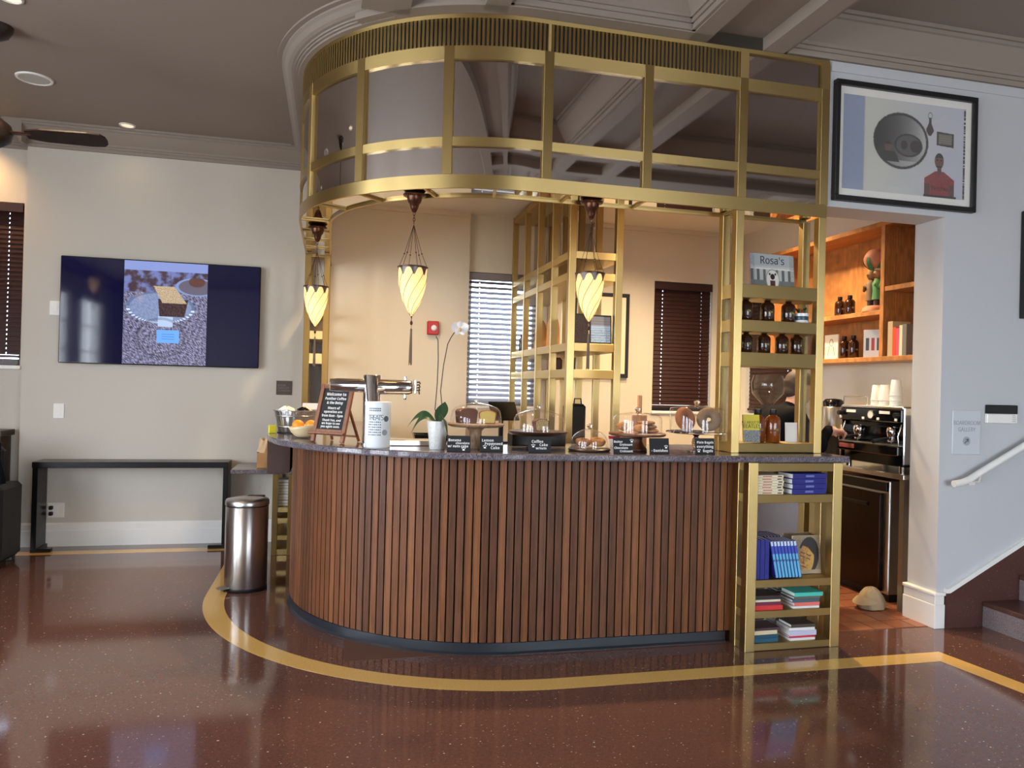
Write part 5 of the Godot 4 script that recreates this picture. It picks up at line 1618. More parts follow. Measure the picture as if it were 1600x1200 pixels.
	card([["Plain Bagels", 0.002, 0.066], ["everything", 0.0, 0.042], ["Bagels", 0.016, 0.018, Vector2(-0.04, 0.018)]], [0.018, 0.02, 0.02], "black card for plain and everything bagels", V(2.07, TOP, -3.86), 0.0, 0.12, 0.09)
	# things further in
	solo("bread_board", Geo.new().bx(-0.05, 0.05, 0, 0.2, -0.008, 0.008, 0.004).bx(-0.014, 0.014, 0.2, 0.325, -0.008, 0.008, 0.005), M.oak, "wooden bread board handle rising behind the croissant dome", "board", V(1.862, TOP, -4.32))
	var ps := thing("order_tablet", "order tablet on a stand behind the lemon loaf", "tablet", V(1.05, TOP, -4.6), 0.35)
	part(ps, "stand", Geo.new().bx(-0.05, 0.05, 0, 0.012, -0.05, 0.05, 0.003).box(V(0, 0.1, -0.01), V(0.03, 0.19, 0.015), 0.003), M.black)
	part(ps, "tablet", Geo.new().box(V(0, 0.2, 0.02), V(0.2, 0.13, 0.012), 0.004, Basis(Vector3.RIGHT, -0.5)), M.black_gloss)
	solo("cash_drawer", Geo.new().bx(-0.17, 0.17, 0, 0.07, -0.06, 0.06, 0.004), M.black, "low black cash drawer behind the dark cake stand", "drawer", V(1.23, TOP, -4.42))
	var cu := thing("paper_cup", "small white cup with red trim behind the wooden pedestal", "cup", V(1.69, TOP, -4.3))
	part(cu, "cup_body", Geo.new().lathe([Vector2(0, 0), Vector2(0.028, 0), Vector2(0.036, 0.085), Vector2(0.033, 0.085), Vector2(0.026, 0.004), Vector2(0, 0.004)], 24), M.paper)
	part(cu, "red_band", Geo.new().lathe([Vector2(0.0332, 0.052), Vector2(0.0352, 0.07), Vector2(0.034, 0.07)], 24), M.red)
	solo("tea_box", Geo.new().bx(-0.05, 0.05, 0, 0.075, -0.03, 0.03, 0.002), mat(rgb(214, 134, 70), 0.6), "small orange box behind the wooden pedestal", "box", V(1.79, TOP, -4.32))


# a book lying flat, spine towards +z: w along the spine, t thick, d deep
func book(label: String, w: float, t: float, d: float, cover: Material, at: Vector3, bas: Basis, group := "", pages: Material = null, marks := []) -> Node3D:
	var o := thing("book", label, "book", at, 0.0, group)
	o.basis = bas
	var c := 0.0022 if t > 0.012 else 0.0012
	part(o, "cover", Geo.new().bx(-w / 2, w / 2, 0, c, -d / 2, d / 2).bx(-w / 2, w / 2, t - c, t, -d / 2, d / 2).bx(-w / 2, w / 2, c, t - c, d / 2 - c, d / 2), cover)
	part(o, "pages", Geo.new().bx(-w / 2 + 0.003, w / 2 - 0.003, c, t - c, -d / 2 + 0.004, d / 2 - c), pages if pages else M.paper)
	for q in marks:
		part(o, "spine_mark", Geo.new().bx(w * q[0], w * q[1], t * 0.3, t * 0.7, d / 2, d / 2 + 0.0005), q[2])
	return o


func bottle(label: String, at: Vector3, r: float, h: float, group := "", m: Material = null) -> void:
	var o := thing("amber_bottle", label, "bottle", at, 0.0, group)
	var b := h * (0.88 if h < 0.13 else 0.78)
	part(o, "glass_body", Geo.new().lathe([Vector2(0, 0), Vector2(r * 0.92, 0), Vector2(r, 0.005), Vector2(r, b * 0.86), Vector2(r * 0.85, b * 0.97), Vector2(r * 0.45, b + 0.008), Vector2(r * 0.36, b + 0.011), Vector2(r * 0.36, h * 0.97), Vector2(0, h * 0.97)], 28), m if m else M.amber)
	part(o, "cap", Geo.new().lathe([Vector2(0, b + 0.012), Vector2(r * 0.46, b + 0.012), Vector2(r * 0.48, b + 0.013), Vector2(r * 0.46, h), Vector2(0, h)], 20), M.black)
	part(o, "label_mark", Geo.new().box(V(0, b * 0.5, r * 0.985), V(r * 0.55, r * 0.3, 0.002), 0), mat(rgb(120, 112, 50), 0.6))


func shelf_things() -> void:
	# ---- tower by the opening
	var rosa := thing("cover_book", "grey picture book with a white dog on its cover, titled Rosa's", "book", V(2.60, TOP + 0.999, -4.06))
	var bas := Basis(Vector3.UP, 0.05) * Basis(Vector3.RIGHT, -0.1)
	part(rosa, "cover", Geo.new().box(bas * V(0, 0.105, 0), V(0.315, 0.21, 0.016), 0.001, bas), mat(rgb(150, 122, 118), 0.5))
	var fd := noise(99, 1.0, 3)
	var dog := paint(192, 128, func(u, v):
		var col := Color(0.66, 0.69, 0.70) if v < 0.36 else Color(0.74, 0.75, 0.74)
		if v > 0.42 and v < 0.80:
			var k := fmod(u * 7.0, 1.0)
			col = Color(0.36, 0.38, 0.38) if k < 0.42 else Color(0.72, 0.73, 0.72)
			if v < 0.47:
				col = Color(0.84, 0.84, 0.83)
		if v >= 0.80:
			col = Color(0.44, 0.45, 0.45)
		if u < 0.1 or u > 0.9:
			col = col.lerp(Color(0.30, 0.32, 0.31), clampf(fd.get_noise_2d(u * 90, v * 90) * 2.0, 0, 0.8))
		var h := Vector2((u - 0.5) / 0.155, (v - 0.78) / 0.33).length()
		if h < 1.0:
			col = Color(0.86, 0.85, 0.82)
			if Vector2((u - 0.5) / 0.05, (v - 0.68) / 0.085).length() < 1.0:
				col = Color(0.10, 0.09, 0.09)
			if absf(absf(u - 0.5) - 0.065) < 0.016 and absf(v - 0.60) < 0.03:
				col = Color(0.14, 0.12, 0.12)
			if absf(u - 0.5) < 0.055 and v > 0.80 and v < 0.95:
				col = Color(0.30, 0.16, 0.17)
			if h > 0.9:
				col = Color(0.60, 0.59, 0.56)
		return col)
	var cg := Geo.new()
	cg.quad(bas * V(-0.154, 0.003, 0.0085), bas * V(0.154, 0.003, 0.0085), bas * V(0.154, 0.207, 0.0085), bas * V(-0.154, 0.207, 0.0085), bas * V(0, 0, 1))
	part(rosa, "cover_print", cg, printed(dog, 0.45))
	words(rosa, "Rosa's", 0.062, bas * V(0.0, 0.168, 0.0087), M.ink, bas)
	for k in 3:
		bottle("amber bottle on the shelf below the dog book, %s from the white pot" % NTH[2 - k], V([2.405, 2.552, 2.695][k], TOP + 0.7875, -4.03), 0.041, 0.1275, "bottles on the tower's upper shelf")
	var pt := thing("potted_plant", "small white pot with a teal band and reddish leaves on the tower", "plant", V(2.782, TOP + 0.7875, -4.03))
	part(pt, "pot", Geo.new().lathe([Vector2(0, 0), Vector2(0.04, 0), Vector2(0.045, 0.006), Vector2(0.045, 0.06), Vector2(0.041, 0.06), Vector2(0.038, 0.05), Vector2(0, 0.05)], 28), M.enamel)
	part(pt, "band", Geo.new().lathe([Vector2(0.0452, 0.018), Vector2(0.0458, 0.02), Vector2(0.0458, 0.04), Vector2(0.0452, 0.042)], 28), mat(rgb(44, 76, 84), 0.35))
	rng.seed = 8
	for k in 16:
		var a := rng.randf() * TAU
		var l := rng.randf_range(0.03, 0.055)
		var d := V(cos(a) * 0.6, 0.8, sin(a) * 0.6).normalized()
		part(pt, "leaf", Geo.new().ball(V(0, 0.052, 0) + d * l * 0.5, V(0.006, l * 0.55, 0.009), 8, Basis(Quaternion(Vector3.UP, d))), mat(rgb(146, 76, 52), 0.6) if k % 3 else M.leaf)
	for k in 4:
		bottle("amber bottle in the tower's row of four, %s from the cream card" % NTH[3 - k], V([2.412, 2.533, 2.655, 2.758][k], TOP + 0.5965, -4.03), 0.039, 0.1195, "bottles on the tower's middle shelf")
	solo("cream_card", Geo.new().box(V(0, 0.055, 0), V(0.056, 0.11, 0.004), 0, Basis(Vector3.RIGHT, -0.1)), M.cream_paper, "cream printed card beside the four amber bottles", "card", V(2.80, TOP + 0.595, -4.085))
	var bt := thing("cover_book", "yellow and grey book lettered Beatles at the foot of the tower", "book", V(2.425, TOP + 0.0595, -3.966))
	var lb := Basis(Vector3.RIGHT, -0.08)
	part(bt, "cover", Geo.new().box(lb * V(0, 0.083, 0), V(0.108, 0.166, 0.014), 0.001, lb), mat(rgb(206, 190, 52), 0.5))
	var ft := noise(101, 1.0, 2)
	var low := paint(48, 48, func(u, v): return Color(0.60, 0.61, 0.60).lerp(Color(0.12, 0.12, 0.13), clampf(ft.get_noise_2d(u * 14, v * 14) * 2.4, 0, 0.9)))
	var lq := Geo.new()
	lq.quad(lb * V(-0.053, 0.002, 0.0075), lb * V(0.053, 0.002, 0.0075), lb * V(0.053, 0.075, 0.0075), lb * V(-0.053, 0.075, 0.0075), lb * V(0, 0, 1))
	part(bt, "cover_print", lq, printed(low))
	words(bt, "ALL ABOUT THE", 0.019, lb * V(0.0, 0.12, 0.0076), M.ink, lb)
	words(bt, "BEATLES", 0.031, lb * V(0.0, 0.097, 0.0076), M.ink, lb)
	for k in 2:
		bottle("large amber bottle at the tower's foot, %s from the yellow book" % NTH[k], V([2.503, 2.606][k], TOP + 0.0585, -4.03), 0.045, 0.2, "large bottles at the tower's foot", M.amber_clear)
	solo("price_note", Geo.new().box(V(0, 0.06, 0), V(0.085, 0.12, 0.002), 0, Basis(Vector3.RIGHT, -0.06)), M.paper, "white paper note standing at the tower's foot", "note", V(2.775, TOP + 0.057, -4.09))
	# ---- bookcase under the counter end: z front -3.755
	var zf := -3.84
	for k in 7:
		book("cream paperback, %s up in the even stack on the bookcase's top shelf" % NTH[k], 0.165, 0.0142, 0.13, M.cream_paper, V(2.437 + 0.004 * sin(k * 2.1), 0.883 + k * 0.0157, zf), Basis(), "cream paperbacks on the top shelf", null, [[-0.3, 0.05, mat(rgb(176, 96, 74), 0.6)], [0.28, 0.44, M.ink]])
	for k in 4:
		book("thick royal blue book, %s up in the stack beside the cream paperbacks" % NTH[k], 0.235, 0.028, 0.14, M.blue_book, V(2.68 + 0.004 * (k % 2), 0.883 + k * 0.0296, zf), Basis(Vector3.UP, 0.07), "blue books on the top shelf", null, [[-0.12, 0.12, mat(rgb(110, 116, 180), 0.6)]])
	for k in 3:
		book("dark blue upright hardback, %s from the slim pale blue paperbacks" % NTH[2 - k], 0.225, 0.026, 0.14, M.blue_book, V(2.378 + k * 0.029, 0.403 + 0.1125, zf), Basis(Vector3.BACK, PI / 2), "dark blue upright books")
	var sp := paint(16, 96, func(u, v):
		if v < 0.12: return Color(0.80, 0.86, 0.94)
		if v < 0.34: return Color(0.24, 0.32, 0.74)
		if v > 0.50 and v < 0.55 and fmod(u * 3.0, 1.0) > 0.4: return Color(0.18, 0.24, 0.42)
		return Color(0.38, 0.70, 0.86))
	var spm := printed(sp)
	var lean := Basis(Vector3.BACK, 0.20)
	for k in 8:
		var b := book("slim pale blue leaning paperback, %s from the dark blue hardbacks" % NTH[k], 0.21, 0.0195, 0.135, M.blue_book, V(2.502 + k * 0.0213, 0.4075, zf), lean * Basis(Vector3.BACK, PI / 2), "slim blue paperbacks leaning together")
		b.position += lean * V(0, 0.1075, 0)
		var sq := Geo.new()
		sq.quad(V(-0.105, 0.0025, 0.0682), V(-0.105, 0.0165, 0.0682), V(0.105, 0.0165, 0.0682), V(0.105, 0.0025, 0.0682), V(0, 0, 1))
		part(b, "spine_print", sq, spm)
	var fr := noise(103, 1.0, 3)
	var por := paint(128, 136, func(u, v):
		var col := Color(0.62, 0.54, 0.40).lerp(Color(0.48, 0.44, 0.36), clampf(0.5 + fr.get_noise_2d(u * 16, v * 16), 0, 1))
		var q := Vector2(u - 0.46, v - 0.60).rotated(-0.3)
		var hair := Vector2((q.x - 0.07) / 0.38, (q.y + 0.10) / 0.50).length()
		if hair < 1.0 and (q.x > 0.10 or q.y < -0.2):
			col = Color(0.14, 0.115, 0.115).lerp(Color(0.26, 0.22, 0.20), clampf(fr.get_noise_2d(q.x * 90, q.y * 14), 0, 0.7))
		if Vector2(q.x / 0.29, (q.y - 0.02) / 0.42).length() < 1.0 and q.y > -0.30 + maxf(0.0, q.x) * 0.5:
			col = Color(0.80, 0.62, 0.31).lerp(Color(0.60, 0.40, 0.18), clampf(0.25 + fr.get_noise_2d(u * 9, v * 9) * 0.8 - q.x * 1.4, 0, 1))
			for ex in [-0.16, 0.07]:
				if absf(q.y + 0.02 - 2.2 * (q.x - ex) * (q.x - ex)) < 0.013 and absf(q.x - ex) < 0.075:
					col = Color(0.27, 0.17, 0.10)
				if absf(q.y + 0.11 + 1.6 * (q.x - ex) * (q.x - ex)) < 0.014 and absf(q.x - ex) < 0.085:
					col = Color(0.36, 0.23, 0.13)
			if absf(q.y - 0.24) < 0.02 - 0.1 * absf(q.x + 0.06) and absf(q.x + 0.06) < 0.1:
				col = Color(0.50, 0.25, 0.16)
			if absf(q.x + 0.075 + q.y * 0.1) < 0.018 and q.y > -0.04 and q.y < 0.14:
				col = Color(0.53, 0.35, 0.16)
			if absf(q.y - 0.145) < 0.014 and absf(q.x + 0.07) < 0.05:
				col = Color(0.42, 0.26, 0.12)
		if v > 0.9:
			col = Color(0.66, 0.58, 0.46)
		return col)
	var pb := thing("cover_book", "square art book with a painted sleeping face on its cover", "book", V(2.742, 0.404, -3.85))
	var tl := Basis(Vector3.RIGHT, -0.12)
	part(pb, "cover", Geo.new().box(tl * V(0, 0.11, 0), V(0.18, 0.22, 0.012), 0.001, tl), M.cream_paper)
	var pq := Geo.new()
	pq.quad(tl * V(-0.089, 0.001, 0.0065), tl * V(0.089, 0.001, 0.0065), tl * V(0.089, 0.219, 0.0065), tl * V(-0.089, 0.219, 0.0065), tl * V(0, 0, 1))
	part(pb, "cover_print", pq, printed(por))
	var mixed := [[2.445, 0.227, 0.175, 0.026, rgb(206, 48, 46), "red hardback at the bottom of the bookcase's third shelf stack"], [2.44, 0.254, 0.165, 0.018, rgb(110, 40, 62), "plum paperback above the red hardback"], [2.437, 0.273, 0.16, 0.012, rgb(222, 212, 186), "thin cream book above the plum paperback"], [2.44, 0.286, 0.16, 0.022, rgb(40, 26, 24), "dark brown book topping the red hardback's stack"],
		[2.685, 0.227, 0.17, 0.012, rgb(222, 222, 218), "thin white book at the bottom of the turquoise book's stack"], [2.69, 0.24, 0.165, 0.02, rgb(226, 112, 98), "coral book in the stack under the turquoise book"], [2.682, 0.261, 0.175, 0.017, rgb(64, 92, 104), "slate blue book in the stack under the turquoise book"], [2.69, 0.279, 0.175, 0.014, rgb(96, 92, 82), "olive grey book right under the turquoise book"], [2.70, 0.294, 0.185, 0.022, rgb(70, 190, 172), "turquoise hardback topping the third shelf stack"],
		[2.43, 0.044, 0.155, 0.022, rgb(34, 84, 106), "teal lettered book at the very bottom of the bookcase"], [2.43, 0.067, 0.155, 0.02, rgb(30, 76, 98), "teal lettered book second from the bottom of the bookcase"], [2.425, 0.088, 0.15, 0.022, rgb(214, 198, 160), "beige book above the two teal books"], [2.44, 0.111, 0.16, 0.014, rgb(72, 50, 56), "thin dark purple book topping the teal stack"],
		[2.665, 0.044, 0.165, 0.014, rgb(218, 218, 216), "thin white book on the bottom shelf below the red one"], [2.665, 0.059, 0.165, 0.01, rgb(196, 44, 56), "thin red book on the bottom shelf"], [2.668, 0.07, 0.175, 0.03, rgb(196, 192, 216), "thick lavender book on the bottom shelf"], [2.662, 0.101, 0.165, 0.015, rgb(228, 226, 222), "white book above the thick lavender one"], [2.67, 0.117, 0.155, 0.018, rgb(74, 64, 54), "brown book topping the lavender stack"]]
	for q in mixed:
		book(q[5], q[2], q[3], 0.135, mat(q[4], 0.5), V(q[0], q[1], zf), Basis(Vector3.UP, 0.03 * sin(q[1] * 300.0)))
	# ---- the far bookcase: a few piles
	for k in 9:
		book("grey book, %s up in the pile of the small far bookcase" % NTH[k], 0.15, 0.024, 0.11, mat([rgb(190, 188, 184), rgb(122, 122, 120), rgb(208, 206, 200)][k % 3], 0.6), V(-0.375, 0.4015 + k * 0.0248, -6.66 + 0.01 * (k % 2)), Basis(Vector3.UP, PI / 2), "piles in the far bookcase")
	# ---- brass shelf wall in the kitchen
	for k in 3:
		bottle("slim dark bottle on the brass shelf wall, %s from the window" % NTH[k], V(1.77, 1.796, -6.99 + k * 0.07), 0.025, 0.17, "slim bottles on the brass shelf wall")
	for q in [[-6.33, 0.17, 0.245, "brown kraft coffee sack printed on its front, on the brass shelf wall"], [-5.95, 0.12, 0.26, "tall plain kraft coffee bag on the brass shelf wall"]]:
		var kb := thing("coffee_bag", q[3], "bag", V(1.775, 1.796, q[0]))
		var w: float = q[1]
		var h: float = q[2]
		part(kb, "bag_body", Geo.new().patch(24, 14, func(u, v):
			var a: float = u * TAU
			var k: float = 1.0 - 0.6 * pow(v, 5.0)
			return V(0.05 * k * signf(cos(a)) * pow(absf(cos(a)), 0.6), h * v, w / 2 * (1.0 - 0.45 * pow(v, 4.0)) * signf(sin(a)) * pow(absf(sin(a)), 0.6) * (1.0 + 0.04 * sin(v * 14.0)))), M.kraft)
		part(kb, "fold", Geo.new().box(V(0, h * 0.985, 0), V(0.03, 0.02, w * 0.5), 0.004), M.kraft)
		if q[0] < -6.2:
			var side := Basis(Vector3.UP, -PI / 2)
			words(kb, "PANTHER", 0.036, V(-0.052, 0.125, 0), M.ink, side)
			words(kb, "COFFEE", 0.036, V(-0.052, 0.085, 0), M.ink, side)
	for q in [[-6.35, 0.12, 0.12, rgb(206, 192, 170), "pale paper bag on the brass shelf wall's lower shelf"], [-5.92, 0.09, 0.11, rgb(76, 44, 38), "dark wrapped bag on the brass shelf wall's lower shelf"]]:
		solo("small_bag", Geo.new().box(V(0, q[2] / 2, 0), V(0.09, q[2], q[1]), 0.02), mat(q[3], 0.7), q[4], "bag", V(1.80, 1.601, q[0]))
	var fk := noise(105, 1.0, 3)
	var p1 := printed(paint(64, 96, func(u, v): return Color(0.13, 0.085, 0.06).lerp(Color(0.62, 0.42, 0.24), clampf(fk.get_noise_2d(u * 30, v * 40) * 2.6 - 0.5, 0, 1))))
	var p2 := printed(paint(96, 112, func(u, v):
		var col := Color(0.62, 0.72, 0.84)
		if v < 0.35: col = Color(0.50, 0.50, 0.54)
		if fmod(v * 11.0, 1.0) < 0.12: col = Color(0.36, 0.42, 0.52)
		if absf(fk.get_noise_2d(u * 12, v * 12)) < 0.03 and v > 0.5: col = Color(0.2, 0.22, 0.26)
		return col), 0.2)
	for q in [[1.797, 0.118, 0.225, p1, "dark framed photograph of beans at the end of the brass shelf wall"], [1.955, 0.175, 0.22, p2, "framed pale blue print at the end of the brass shelf wall"]]:
		var o := thing("tabletop_picture", q[4], "picture", V(q[0], 1.796, -5.3))
		var bb := Basis(Vector3.RIGHT, -0.08)
		part(o, "frame", Geo.new().box(bb * V(0, q[2] / 2, 0), V(q[1], q[2], 0.014), 0.002, bb), M.black)
		var g := Geo.new()
		var a: float = q[1] / 2 - 0.01
		g.quad(bb * V(-a, 0.012, 0.0075), bb * V(a, 0.012, 0.0075), bb * V(a, q[2] - 0.012, 0.0075), bb * V(-a, q[2] - 0.012, 0.0075), bb * V(0, 0, 1))
		part(o, "print", g, q[3])
	var bb2 := thing("black_bag", "black bag on the brass shelf wall's bottom shelf", "bag", V(1.81, 1.021, -5.45))
	part(bb2, "bag_body", Geo.new().box(V(0, 0.16, 0), V(0.13, 0.32, 0.2), 0.02), M.leather)
	part(bb2, "handle", Geo.new().tube([V(-0.03, 0.31, 0.08), V(-0.025, 0.36, 0.08), V(0.025, 0.36, 0.08), V(0.03, 0.31, 0.08)], 0.006, 6), M.leather)


func kitchen() -> void:
	# fire alarm and framed print on the cream wall
	var fa := thing("fire_alarm", "red fire alarm strobe on the cream wall", "alarm", V(0.918, 2.0, -7.094))
	part(fa, "housing", Geo.new().bx(-0.055, 0.055, -0.065, 0.065, 0, 0.045, 0.008), M.red)
	part(fa, "strobe", Geo.new().lathe([Vector2(0.0, 0.012), Vector2(0.02, 0.01), Vector2(0.027, 0.0), Vector2(0, 0)], 20, Transform3D(Basis(Vector3.RIGHT, PI / 2), V(0.008, 0.0, 0.046))), M.enamel)
	var kf := thing("tall_frame", "tall black frame on the cream wall behind the brass shelf wall", "picture", V(2.62, 2.005, -7.094))
	part(kf, "frame", Geo.new().bx(-0.29, 0.29, -0.425, 0.425, 0, 0.03, 0.003), M.black)
	part(kf, "print", Geo.new().bx(-0.25, 0.25, -0.385, 0.385, 0.03, 0.032), M.cream_paper)
	# oak wall shelf on the right
	var os := thing("oak_wall_shelf", "oak wall shelf with compartments above the espresso machine", "wall shelf", V(4.05, 1.715, -5.2))
	for q in [["back_board", 4.185, 4.198, 1.715, 2.745, -6.15, -4.26], ["bottom_board", 3.9, 4.185, 1.715, 1.75, -6.15, -4.26], ["top_board", 3.9, 4.185, 2.71, 2.745, -6.15, -4.26], ["middle_board", 3.905, 4.185, 2.06, 2.095, -6.115, -4.70], ["near_board", 3.905, 4.185, 2.225, 2.26, -4.66, -4.295], ["upright", 3.9, 4.185, 1.75, 2.71, -4.70, -4.66], ["upright", 3.9, 4.185, 1.75, 2.71, -4.295, -4.26], ["upright", 3.9, 4.185, 1.75, 2.71, -6.15, -6.115], ["upright", 3.9, 4.185, 1.75, 2.71, -5.52, -5.485]]:
		if q[0] == "upright" and q[5] == -5.52:
			continue
		wpart(os, q[0], Geo.new().bx(q[1], q[2], q[3], q[4], q[5], q[6], 0.002), M.oak)
	# carved figure
	var cf := thing("carved_figure", "painted carving of two figures holding a round fruit on the oak shelf", "figurine", V(3.99, 2.0965, -4.86))
	var cw := mat(rgb(150, 104, 66), 0.6)
	part(cf, "base", Geo.new().lathe([Vector2(0, 0), Vector2(0.09, 0), Vector2(0.085, 0.03), Vector2(0.06, 0.045), Vector2(0, 0.05)], 20), mat(rgb(176, 116, 84), 0.7))
	for s in [-1, 1]:
		var z: float = 0.035 * s - 0.005
		var coat: Material = mat(rgb(70, 126, 70), 0.6) if s > 0 else mat(rgb(120, 92, 66), 0.6)
		part(cf, "leg", Geo.new().tube([V(-0.012, 0.04, z), V(-0.012, 0.13, z)], 0.02, 10), mat(rgb(60, 48, 44), 0.6))
		part(cf, "leg", Geo.new().tube([V(0.02, 0.04, z), V(0.02, 0.13, z)], 0.02, 10), mat(rgb(60, 48, 44), 0.6))
		part(cf, "torso", Geo.new().lathe([Vector2(0, 0.09), Vector2(0.042, 0.09), Vector2(0.036, 0.16), Vector2(0.042, 0.215), Vector2(0.02, 0.25), Vector2(0, 0.252)], 18, Transform3D(Basis(), V(0, 0, z))), coat)
		part(cf, "head", Geo.new().ball(V(-0.006, 0.285, z), V(0.032, 0.038, 0.03), 16), cw)
		part(cf, "nose", Geo.new().ball(V(-0.038, 0.283, z), V(0.008, 0.01, 0.006), 8), cw)
		part(cf, "hat", Geo.new().ball(V(0, 0.318, z), V(0.03, 0.014, 0.03), 12), mat(rgb(190, 160, 110), 0.6))
		part(cf, "arm", Geo.new().tube([V(0, 0.22, z + 0.036 * s), V(-0.03, 0.17, z + 0.045 * s), V(-0.045, 0.2, z + 0.02 * s)], 0.012, 8), coat)
	part(cf, "globe", Geo.new().ball(V(0, 0.40, 0), V(0.085, 0.082, 0.085), 24), mat(rgb(178, 112, 84), 0.6))
	for k in 5:
		var a := TAU * k / 5 + 0.4
		part(cf, "sepal", Geo.new().patch(8, 8, func(u, v):
			var b: float = -1.45 + 1.55 * v
			var w: float = a + (u - 0.5) * 1.15 * (1.0 - v * 0.85)
			return V(0.088 * cos(b) * cos(w), 0.40 + 0.086 * sin(b), 0.088 * cos(b) * sin(w))), mat(rgb(66, 118, 74), 0.6))
	for k in 2:
		bottle("amber bottle on the oak shelf's middle board, %s from the carved figures" % NTH[1 - k], V(4.02, 2.096, [-5.30, -5.18][k]), 0.04, 0.165, "bottles on the oak shelf's middle board")
	for k in 2:
		bottle("amber bottle on the oak shelf's bottom board, %s from the line drawing book" % NTH[k], V(4.02, 1.751, [-5.235, -5.125][k]), 0.04, 0.185, "bottles on the oak shelf's bottom board")
	var turn := -PI / 2
	var fk := noise(107, 1.0, 2)
	var dr := printed(paint(64, 80, func(u, v):
		var col := Color(0.86, 0.82, 0.76)
		var p := Vector2(u - 0.5, v - 0.32)
		if absf(Vector2(p.x / 0.13, p.y / 0.13).length() - 1.0) < 0.12: col = Color(0.35, 0.32, 0.3)
		if v > 0.45 and v < 0.85 and absf(absf(u - 0.5) - 0.14 - (v - 0.45) * 0.3) < 0.02: col = Color(0.35, 0.32, 0.3)
		if v > 0.5 and v < 0.8 and fk.get_noise_2d(u * 40, v * 40) > 0.3: col = Color(0.5, 0.46, 0.42)
		return col))
	var db := thing("cover_book", "pale book with a line drawing of a seated man on the oak shelf", "book", V(4.0, 1.751, -5.37), turn)
	part(db, "cover", Geo.new().bx(-0.085, 0.085, 0, 0.205, -0.012, 0.0, 0.001), M.cream_paper)
	var dq := Geo.new()
	dq.quad(V(-0.084, 0.001, 0.0006), V(0.084, 0.001, 0.0006), V(0.084, 0.204, 0.0006), V(-0.084, 0.204, 0.0006), V(0, 0, 1))
	part(db, "cover_print", dq, dr)
	var sh := printed(paint(48, 64, func(u, v):
		var col := Color(0.72, 0.75, 0.80)
		if v > 0.3 and fmod(u * 4.0, 1.0) > 0.4 and v < 0.75: col = Color(0.56, 0.18, 0.20) if fmod(u * 4.0, 2.0) > 1.0 else Color(0.2, 0.22, 0.28)
		return col))
	var sb := thing("cover_book", "grey book with small figures leaning against the oak upright", "book", V(3.98, 1.751, -4.84), -1.0)
	part(sb, "cover", Geo.new().bx(-0.08, 0.08, 0, 0.21, -0.014, 0.0, 0.001), M.paper)
	var sq := Geo.new()
	sq.quad(V(-0.079, 0.001, 0.0006), V(0.079, 0.001, 0.0006), V(0.079, 0.209, 0.0006), V(-0.079, 0.209, 0.0006), V(0, 0, 1))
	part(sb, "cover_print", sq, sh)
	var zz := -4.63
	for q in [[0.05, 0.25, rgb(186, 164, 132), "tall beige book upright in the oak shelf's near compartment"], [0.034, 0.205, rgb(226, 76, 44), "orange red book upright in the oak shelf's near compartment"], [0.03, 0.195, rgb(214, 82, 110), "pink book upright in the oak shelf's near compartment"], [0.03, 0.215, rgb(226, 214, 184), "cream book upright in the oak shelf's near compartment"], [0.04, 0.22, rgb(120, 116, 112), "grey book upright in the oak shelf's near compartment"]]:
		var b := book(q[3], q[1], q[0] - 0.002, 0.15, mat(q[2], 0.5), V(3.99, 1.751 + q[1] / 2, zz), Basis(Vector3.UP, turn) * Basis(Vector3.BACK, PI / 2))
		b.position.z += q[0]
		zz += q[0]
	# steel worktop and fridge
	var wt := thing("steel_worktop", "dark steel worktop running below the oak shelf", "worktop", V(3.96, 0.9, -5.6))
	part(wt, "top", Geo.new().bx(-0.24, 0.235, 0, 0.035, -1.4, 1.38, 0.004), M.steel)
	part(wt, "backsplash", Geo.new().bx(0.22, 0.235, 0.035, 0.14, -1.4, 1.38, 0.002), M.steel)
	for z in [-1.38, -0.5]:
		part(wt, "leg", Geo.new().bx(-0.2, -0.16, -0.899, 0, z, z + 0.04), M.steel)
	part(wt, "leg", Geo.new().bx(-0.2, -0.16, -0.899, 0, 1.3, 1.34), M.steel)
	var fg := thing("undercounter_fridge", "dark steel undercounter fridge below the espresso machine", "fridge", V(4.0, 0.0, -4.85))
	part(fg, "cabinet", Geo.new().bx(-0.17, 0.19, 0.06, 0.86, -0.4, 0.38, 0.006), M.steel)
	part(fg, "plinth", Geo.new().bx(-0.14, 0.18, 0.0, 0.06, -0.39, 0.36), M.black)
	var dk := mat(Color(0.20, 0.15, 0.125), 0.25, 0.9)
	part(fg, "door", Geo.new().bx(-0.2, -0.17, 0.07, 0.77, -0.39, 0.32, 0.005), dk, "dark brown reflecting fridge door")
	part(fg, "handle", Geo.new().bx(-0.212, -0.2, 0.665, 0.69, -0.15, 0.2, 0.004), M.black_metal)
	part(fg, "vent_panel", Geo.new().bx(-0.19, -0.17, 0.785, 0.85, -0.39, 0.37, 0.003), M.black_metal)
	# espresso machine: front to the left (-x)
	var em := thing("espresso_machine", "black and chrome two group espresso machine with paper cups on top", "espresso machine", V(3.93, 0.936, -4.56))
	var H := 0.454
	part(em, "body", Geo.new().bx(-0.02, 0.2, 0.1, H - 0.02, -0.31, 0.31, 0.01), M.black_gloss)
	part(em, "side_panel", Geo.new().bx(-0.2, 0.2, 0.06, H - 0.005, 0.31, 0.325, 0.006), M.chrome)
	part(em, "side_panel", Geo.new().bx(-0.2, 0.2, 0.06, H - 0.005, -0.325, -0.31, 0.006), M.chrome)
	part(em, "cup_tray", Geo.new().bx(-0.2, 0.2, H - 0.02, H, -0.31, 0.31, 0.004), M.steel)
	part(em, "control_panel", Geo.new().bx(-0.21, -0.02, H - 0.11, H - 0.02, -0.31, 0.31, 0.006), M.black_gloss)
